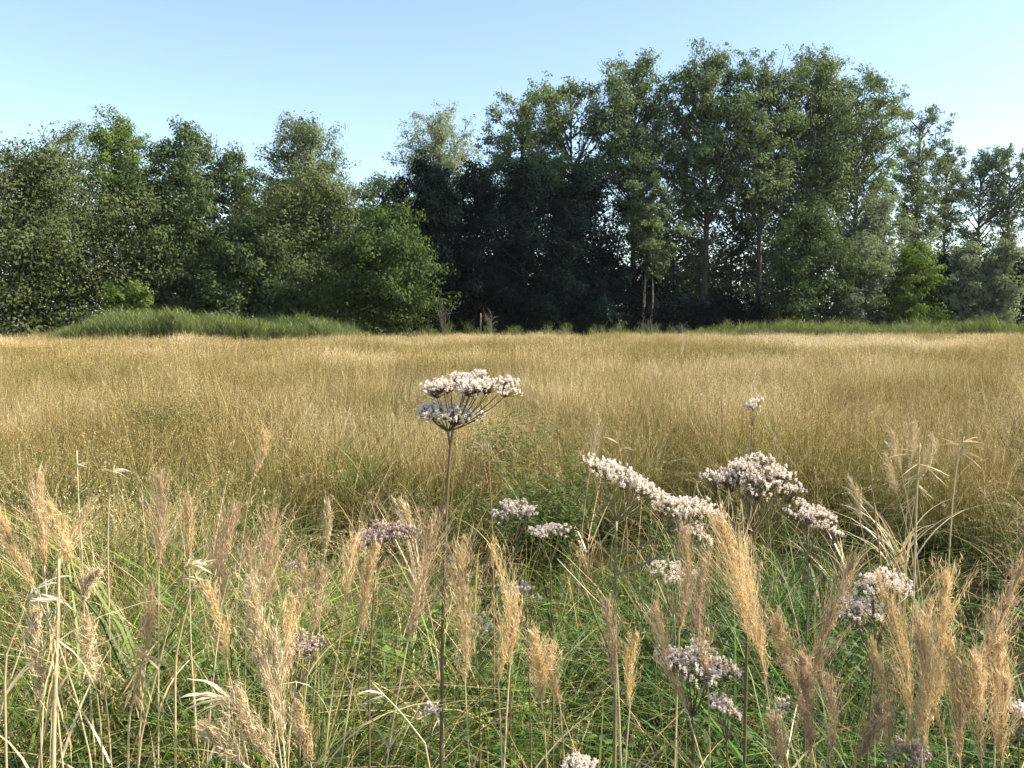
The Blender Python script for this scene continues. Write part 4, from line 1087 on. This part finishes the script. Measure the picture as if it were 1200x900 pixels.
def dry_stalk(label, pts, Y, flags, seed, mat='dry', r=.003, name='dry_stalk', cat='dry stalk', leafmat='cream'):
    """a withered stalk through pixels pts (top first) with broad curled leaves; flags: (index, dx, dz, length, width)."""
    rng = np.random.default_rng(7000 + seed)
    P = [at(*p, Y) for p in pts][::-1]
    g = P[0]; gz = float(ground_z(g[0], g[1]))
    dirn = P[0] - P[-1]
    base = np.array([g[0] + dirn[0] * .25, Y + rng.normal(0, .03), gz - .03])
    P = [base] + P
    root = empty(name, base, label, cat, 'withered stalks in the grass')
    P = np.array(P) - base
    k = np.linspace(0, len(P) - 1, 16)
    st = np.stack([np.interp(k, np.arange(len(P)), P[:, c]) for c in range(3)], -1)
    st[1:-1] = (st[:-2] + st[1:-1] * 2 + st[2:]) / 4
    mb = MB(); tube(mb, st, np.linspace(r, r * .5, 16), 6, .5)
    mb.build('stem', M[mat], root, smooth=True)
    for (fi, dx, dz, L, W) in flags:
        q = st[int(fi * 15)]
        lm = MB()
        n = 9
        s = np.linspace(0, 1, n)
        for rep_ in range(4):
            d = np.array([dx, rng.uniform(-.5, .5), dz]) + rng.normal(0, .22, 3); d = d / np.linalg.norm(d)
            l = L * rng.uniform(.6, 1.1)
            c = q + rng.normal(0, .002, 3) + d * (s * l)[:, None] + np.array([0, 0, -1]) * (s ** 2.2 * l * rng.uniform(.1, .6))[:, None] + np.array([dx, 0, 0]) * (s ** 2 * l * .2)[:, None] + np.cumsum(rng.normal(0, .012 * l, (n, 3)), 0)
            tw = rng.uniform(0, 3) + s * rng.uniform(-2.5, 2.5)
            sd_ = np.stack([np.cos(tw) * .5, np.sin(tw) * .8, .7 * np.cos(tw * 1.3)], -1)
            wv = W * .28 * np.sin(np.clip(s * .9 + .1, 0, 1) * math.pi) ** .6 * rng.uniform(.7, 1.3, n)
            up = np.cross(unit(np.gradient(c, axis=0)), sd_)
            v = np.stack([c - sd_ * wv[:, None], c + up * (wv * .6)[:, None], c + sd_ * wv[:, None]], 1)
            i = np.arange(n - 1)[:, None] * 3 + np.arange(2)[None]
            lm.add(v, np.stack([i, i + 1, i + 4, i + 3], -1).reshape(-1, 4), var=np.clip(.5 + rng.normal(0, .25) + rng.normal(0, .15, 3 * n), 0, 1))
        lm.build('leaf', M[leafmat], root)
    return root


dry_stalk('bright cream curled leaf on a thin stalk in the left foreground', [(222, 655), (208, 690), (195, 745), (175, 820), (160, 890)], 1.9,
          [(.98, 1, .9, .085, .022), (.95, .5, .7, .07, .02), (.9, 1, .1, .05, .014)], 1)
dry_stalk('narrower cream leaf on a stalk just right of the bright cream curled one', [(232, 668), (222, 700), (212, 740), (204, 780)], 1.9,
          [(.97, .5, 1, .075, .016), (.85, .8, .7, .055, .012)], 2)
dry_stalk('broad cream leaf folded to the right at the left edge', [(38, 690), (22, 730), (4, 775)], 1.75,
          [(.98, 1, .5, .085, .026), (.92, 1, .2, .05, .018)], 3)
dry_stalk('tall pale withered bundle of straw with hanging leaves in the left corner', [(69, 655), (68, 720), (65, 800), (62, 895)], 1.6,
          [(.9, .2, -1, .08, .008), (.75, -.3, -1, .10, .009), (.7, .15, -1, .12, .010), (.6, -.2, -1, .10, .010), (.5, .3, -.9, .09, .010), (.45, -.6, .3, .07, .009)], 4, r=.005, leafmat='dry')
dry_stalk('cream drooping leaf pointing left at lower left', [(268, 815), (268, 840), (264, 890)], 1.6,
          [(.98, -1, .55, .10, .022), (.95, -1, .15, .06, .014)], 5)
dry_stalk('brown crumpled dead tuft low in the left foreground', [(172, 762), (160, 800), (150, 850)], 1.85,
          [(.98, -.4, .6, .06, .018), (.9, -.8, -.6, .07, .016), (.85, .3, -1, .07, .015), (.75, -.7, -.8, .07, .016), (.65, .5, -.8, .06, .014), (.95, .9, -.4, .05, .014)], 6, leafmat='plume')
dry_stalk('pale upright stalk with small side leaves near the left edge under the meadow', [(90, 528), (92, 590), (96, 650), (98, 720)], 2.2,
          [(.97, .9, .3, .03, .006), (.9, -.8, .4, .03, .006), (.8, .7, .5, .04, .006)], 7)
dry_stalk('small white-edged curled leaf standing out of the meadow on the left', [(134, 545), (128, 580), (126, 640)], 2.8,
          [(.98, 1, -.1, .06, .012), (.97, -.6, .3, .05, .008)], 8)
dry_stalk('straight straw stalk slanting down right behind the second thick flower stem', [(653, 655), (690, 695), (722, 725)], 1.9, [], 9, r=.0022)
dry_stalk('long straw stalk slanting down left across the lower middle', [(436, 800), (470, 835), (505, 880)], 1.6, [(.9, -.6, .2, .06, .008)], 10, r=.0022)
dry_stalk('reddish broken stalk in the hollow on the right', [(1020, 545), (1025, 600), (1032, 655)], 3.9, [(.7, -.6, .2, .08, .008)], 11, 'red_dry', .005, leafmat='dry')
dry_stalk('thick tan stalk with hanging dead leaves at the hollow on the right', [(1078, 520), (1074, 580), (1072, 660)], 3.8,
          [(.95, -1, .1, .14, .012), (.9, -1, -.3, .15, .014), (.88, 1, .1, .13, .012), (.8, -.8, -.5, .14, .014), (.75, .7, -.7, .12, .012), (.7, -.7, -.8, .13, .012)], 12, 'dry', .006, leafmat='dry')
dry_stalk('crumpled orange-tan dead leaf at the right of the hollow', [(1130, 512), (1122, 540), (1116, 590)], 4.6, [(.97, 1, .2, .10, .03), (.9, -.8, .4, .12, .012), (.85, .9, -.4, .12, .012)], 13, 'dry', .004, leafmat='plume')
dry_stalk('thin brown stalk standing in the middle hollow', [(722, 420 + 85), (728, 540), (735, 620)], 4.4, [(.9, -.6, .5, .10, .008), (.8, .8, .1, .10, .008)], 14, 'red_dry', .0035, leafmat='dry')
dry_stalk('reddish stalk with dry leaves below the tallest flower head', [(572, 520), (574, 560), (578, 640)], 3.0, [(.95, -.5, .7, .08, .007), (.85, .6, .6, .08, .007)], 15, 'red_dry', .003, leafmat='dry')


def dead_tuft(label, px, Y, zn, n, spread, seed, mat='dry', lean=-.25):
    """an old tussock top: straw leaves fountaining from a knot of stalks."""
    rng = np.random.default_rng(seed)
    x = at(px, 378, Y)[0]
    g = float(ground_z(x, Y)) - .03
    root = empty('dead_grass_tuft', (x, Y, g), label, 'dead grass', 'dead grass tufts')
    sm = MB()
    for k in range(6):
        a = rng.uniform(0, 6.28); e = np.array([.05 * math.cos(a), .05 * math.sin(a), zn * rng.uniform(.8, 1.1)])
        tube(sm, curve((rng.normal(0, .03), rng.normal(0, .03), 0), (0, 0, zn * .5), e, 6), np.linspace(.005, .003, 6), 5, rng.uniform(0, 1))
    sm.build('stem', M['red_dry'], root)
    for k in range(n):
        lm = MB()
        az = rng.normal(math.pi, 1.1) if k % 3 else rng.uniform(0, 6.28)
        b = np.array([[rng.normal(0, .03), rng.normal(0, .03), zn * rng.uniform(.5, 1.05)]])
        blades(lm, b, az, rng.uniform(.6, 1.2) * spread, rng.uniform(.2, .9), rng.uniform(0, .9), rng.uniform(.006, .012), 7, rng, pw=2.2)
        lm.build('leaf', M[mat], root)


dead_tuft('fountain of bent straw leaves on reddish stalks over the dark hollow at right', 1066, 5.0, .42, 34, .48, 301)
dead_tuft('smaller straw fountain at the left end of the dark hollow at right', 1000, 4.7, .38, 18, .40, 302)
dead_tuft('straw fountain before the dark middle hollow right of the tallest stem', 690, 5.3, .45, 22, .45, 303)
dead_tuft('loose tan straw tuft beside the dark hollow left of the tallest stem', 486, 4.6, .35, 20, .42, 304)
dead_tuft('tan crumpled straw heap low in the left corner', 40, 2.2, .12, 22, .30, 305)


def flower_plant(label, heads, Y, stem_px, seed, mat='petal', dens=1.0, r=.0045, stemmat='stem', name='wild_flower', nleaf=2, node=None, group='wild flower plants in the foreground', fl=1.0):
    """stem from the ground to a node, branches fanning from it, every branch ending in a cluster of small flowers.
    heads: (px, py, width px, height px, slope) in the photograph; stem_px: pixels the stem runs through, top first."""
    rng = np.random.default_rng(9000 + seed)
    S = [at(*p, Y) for p in stem_px][::-1]
    g = S[0]
    base = np.array([g[0] + (g[0] - S[-1][0]) * .1, Y + rng.normal(0, .02), 0.])
    base[2] = float(ground_z(base[0], base[1])) - .03
    P = np.array([base] + S)
    root = empty(name, base, label, 'wild flower', group)
    P = P - base
    k = np.linspace(0, len(P) - 1, 18)
    st = np.stack([np.interp(k, np.arange(len(P)), P[:, c]) for c in range(3)], -1)
    st[1:-1] = (st[:-2] + st[1:-1] * 2 + st[2:]) / 4
    mb = MB(); tube(mb, st, np.linspace(r, r * .62, 18), 7, .4)
    mb.build('stem', M[stemmat], root, smooth=True)
    N = st[-1]
    for hi, (px, py, wpx, hpx, slope) in enumerate(heads):
        C = at(px, py, Y) - base
        W = wpx / FPX * Y * .5; Hh = hpx / FPX * Y
        nb = max(3, int(round((7 + W * 110) * min(dens, 1.2))))
        org = N if abs(C[2] - N[2]) > .02 else N - np.array([0, 0, .05])
        if hi or np.linalg.norm((C - N)[:2]) > .8 * W:
            j0 = st[-2 - hi] if hi else N
            org = C - np.array([.25 * (C[0] - j0[0]), 0, .55 * Hh + .35 * W])
            am = MB(); tube(am, curve(j0, (j0 + org) / 2 - np.array([0, 0, .015]), org, 8), np.linspace(r * .55, r * .42, 8), 6, .4)
            am.build('branch', M[stemmat], root, smooth=True)
        for b in range(nb):
            f = (b + .5) / nb
            rr = math.sqrt(f) * rng.uniform(.82, 1.0); a = b * 2.39996 + rng.uniform(0, .6)
            ex = math.cos(a) * rr; ey = math.sin(a) * rr
            E = C + np.array([ex * W, ey * W * .75, Hh * (.28 - .50 * rr ** 2) - slope * ex * W + rng.normal(0, .13 * Hh)])
            E[:2] += rng.normal(0, .09 * W, 2)
            cr = W / math.sqrt(nb) * 1.05
            fork = E - np.array([ex * W * .12, ey * W * .1, max(.5 * Hh, cr * .9) * rng.uniform(.5, 1.1)])
            bm = MB()
            tube(bm, curve(org, org + (fork - org) * np.array([.7, .7, .45]), fork, 7), np.linspace(r * .32, r * .2, 7), 5, rng.uniform(0, 1))
            nf = max(5, int((15 + 8 * rng.uniform()) * dens * (cr / .022) ** 1.2))
            nf = int(nf * 1.2); fa = rng.uniform(0, 6.28, nf); fr = np.sqrt(rng.uniform(0, 1, nf)) * cr * rng.uniform(1.0, 1.6)
            F = E + np.stack([np.cos(fa) * fr, np.sin(fa) * fr, -.25 * fr ** 2 / cr + rng.normal(0, .0055, nf) - slope * np.cos(fa) * fr], -1)
            for q in F:
                tube(bm, curve(fork, (fork + q) / 2 + np.array([0, 0, -.002]), q, 3), [r * .2, r * .17, r * .14], 3, rng.uniform(0, 1), False)
            br = bm.build('branch', M[stemmat], root)
            # each flower: a tight spray of narrow petals over a pinkish cup
            fm = MB(); m = 11
            cen = np.repeat(F, m, 0)
            dd = unit(rdir(nf * m, rng) + np.array([0, 0, .6]))
            L = rng.uniform(.0028, .0074, nf * m) * fl
            vv = np.clip(np.repeat(rng.uniform(.2, 1, nf), m) + rng.normal(0, .2, nf * m), 0, 1)
            leaves(fm, cen + dd * L[:, None] * .55, rdir(nf * m, rng) + dd, dd, L, L * .42, vv)
            m2 = 4
            c2 = np.repeat(F, m2, 0) - np.array([0, 0, .002]); d2 = unit(rdir(nf * m2, rng) * np.array([1, 1, .4]) - np.array([0, 0, .3]))
            leaves(fm, c2 + d2 * .002, rdir(nf * m2, rng), d2, .006 * fl, .003 * fl, rng.uniform(0, .25, nf * m2))
            tag(fm.build('flower_cluster', M[mat], br), kind='stuff')
    for kq in range(nleaf):
        j = 3 + (kq // 2) * 4
        if j > 15: break
        lm = MB()
        a = (kq % 2) * math.pi + (kq // 2) * 1.3 + rng.uniform(-.3, .3)
        n = 7; s = np.linspace(0, 1, n); L = rng.uniform(.06, .10)
        c = st[j] + np.stack([np.cos(a) * s * L, np.sin(a) * s * L, .35 * L * s - .5 * L * s ** 2], -1)
        sd_ = np.array([-math.sin(a), math.cos(a), 0]); wv = .0075 * np.sin(np.clip(s * .95 + .05, 0, 1) * math.pi) ** .8
        v = np.stack([c - sd_ * wv[:, None] + np.array([0, 0, .004]), c, c + sd_ * wv[:, None] + np.array([0, 0, .004])], 1)
        i = np.arange(n - 1)[:, None] * 3 + np.arange(2)[None]
        lm.add(v, np.stack([i, i + 1, i + 4, i + 3], -1).reshape(-1, 4), var=rng.uniform(0, 1))
        lm.build('leaf', M['leaf'], root, smooth=True)
    return root


FLOWERS = [
    ('tallest white-pink flower plant with a two-tiered head standing against the golden meadow', [(548, 449, 114, 30, .04), (524, 482, 78, 18, .10)], 2.1, [(531, 500), (526, 540), (521, 640), (518, 760), (517, 895)], 'petal', dict(r=.0052)),
    ('wide domed pinkish flower head on visible forking branches right of centre', [(884, 556, 108, 44, .12)], 2.2, [(877, 632), (876, 680), (875, 760)], 'petal', dict(r=.0048)),
    ('long white flower head sloping down to the right with a thick tall stem', [(735, 560, 96, 28, .32), (803, 594, 74, 26, .12), (812, 622, 40, 22, .2)], 2.05, [(722, 610), (721, 700), (721, 800), (720, 895)], 'petal', dict(r=.0055, stemmat='stem_green')),
    ('small frayed white-pink flower head right of the tallest stem', [(604, 597, 50, 26, .1)], 2.4, [(601, 640), (599, 700), (598, 780)], 'petal_grey', dict(r=.003)),
    ('greyish thin flower head just below the small frayed one', [(642, 621, 48, 16, 0)], 2.3, [(645, 660), (646, 720), (648, 800)], 'petal_grey', dict(r=.0028, dens=.7)),
    ('faded brownish white flower head left of the tallest stem', [(450, 625, 80, 20, -.18)], 2.2, [(440, 668), (436, 730), (432, 800)], 'petal_faded', dict(r=.0035)),
    ('dense white flower head leaning down to the right near the hollow', [(957, 606, 60, 34, .42)], 2.4, [(948, 660), (946, 720), (944, 780)], 'petal', dict(r=.0032)),
    ('sparse white flower spray above the lower middle right', [(786, 666, 56, 22, .18)], 2.1, [(790, 720), (792, 780), (793, 840)], 'petal', dict(r=.003, dens=.6, stemmat='stem_green')),
    ('pinkish white double flower head behind the tan plumes at right', [(1036, 683, 62, 30, 0), (1003, 708, 62, 34, .1)], 1.95, [(1026, 760), (1020, 820), (1016, 880)], 'petal', dict(r=.004)),
    ('little sparse white flower spray in the middle foreground', [(612, 690, 44, 14, .1)], 2.1, [(618, 740), (620, 800), (622, 860)], 'petal_grey', dict(r=.0024, dens=.55)),
    ('large low white flower head crossed by straw plumes', [(812, 772, 96, 40, .05)], 1.75, [(812, 840), (812, 880), (812, 920)], 'petal', dict(r=.0045)),
    ('small bright white flower head low beside the large one', [(850, 829, 32, 26, .3)], 1.7, [(852, 870), (852, 900), (852, 930)], 'petal', dict(r=.0028)),
    ('brown withered flower head with a white rim left of centre', [(352, 756, 54, 28, -.25)], 1.9, [(350, 810), (350, 850), (350, 900)], 'petal_faded', dict(r=.0034)),
    ('small white flower head far back at the edge of the golden meadow', [(883, 472, 22, 20, 0)], 5.0, [(881, 500), (880, 530), (880, 560)], 'petal', dict(r=.004, fl=1.5, dens=.6)),
    ('small white flower head cut by the bottom edge near the second thick stem', [(680, 894, 38, 14, 0)], 1.6, [(680, 920), (680, 950), (680, 980)], 'petal', dict(r=.0026)),
    ('scattered tiny white flowers right of the dense plume in the middle', [(562, 732, 30, 38, 0)], 2.1, [(562, 790), (562, 830), (562, 880)], 'petal_grey', dict(r=.0022, dens=.5)),
    ('few tiny white flowers near the bottom left of the tallest stem', [(504, 832, 30, 26, 0)], 1.8, [(504, 870), (504, 900), (504, 930)], 'petal_grey', dict(r=.0022, dens=.45)),
    ('few white flowers at the left foot of the long brown plume', [(920, 830, 36, 26, 0)], 1.75, [(920, 880), (920, 910), (920, 940)], 'petal_grey', dict(r=.0022, dens=.5)),
    ('white flower head half cut by the right edge', [(1194, 830, 26, 14, 0)], 1.7, [(1194, 870), (1194, 900), (1194, 930)], 'petal', dict(r=.0024)),
    ('dull buff flower head at the bottom among the right corner plumes', [(1068, 880, 46, 18, 0)], 1.6, [(1068, 905), (1068, 930), (1068, 960)], 'petal_faded', dict(r=.0026)),
    ('tiny pale flower head on the left between meadow and plumes', [(345, 663, 22, 10, 0)], 2.4, [(345, 700), (345, 740), (345, 780)], 'petal_faded', dict(r=.002, dens=.6)),
]
for i, (lab, heads, Y, sp, mat, kw) in enumerate(FLOWERS):
    flower_plant(lab, heads, Y, sp, i, mat, **kw)


# ------------------------------------------------------------------ air
def haze():
    m, n, out = newmat('haze')
    pv = n.nodes.new('ShaderNodeVolumePrincipled')
    pv.inputs['Color'].default_value = (0.85, 0.92, 1.0, 1)
    pv.inputs['Density'].default_value = 0.00009
    pv.inputs['Anisotropy'].default_value = 0.2
    n.links.new(pv.outputs[0], out.inputs['Volume'])
    x0, x1, y0, y1, z0, z1 = -1750, 1750, -1750, 1750, -1.6, 34
    mb = MB()
    mb.add([(x0, y0, z0), (x1, y0, z0), (x1, y1, z0), (x0, y1, z0), (x0, y0, z1), (x1, y0, z1), (x1, y1, z1), (x0, y1, z1)],
           [[0, 3, 2, 1], [4, 5, 6, 7], [0, 1, 5, 4], [1, 2, 6, 5], [2, 3, 7, 6], [3, 0, 4, 7]])
    tag(mb.build('haze', m), kind='stuff')


haze()
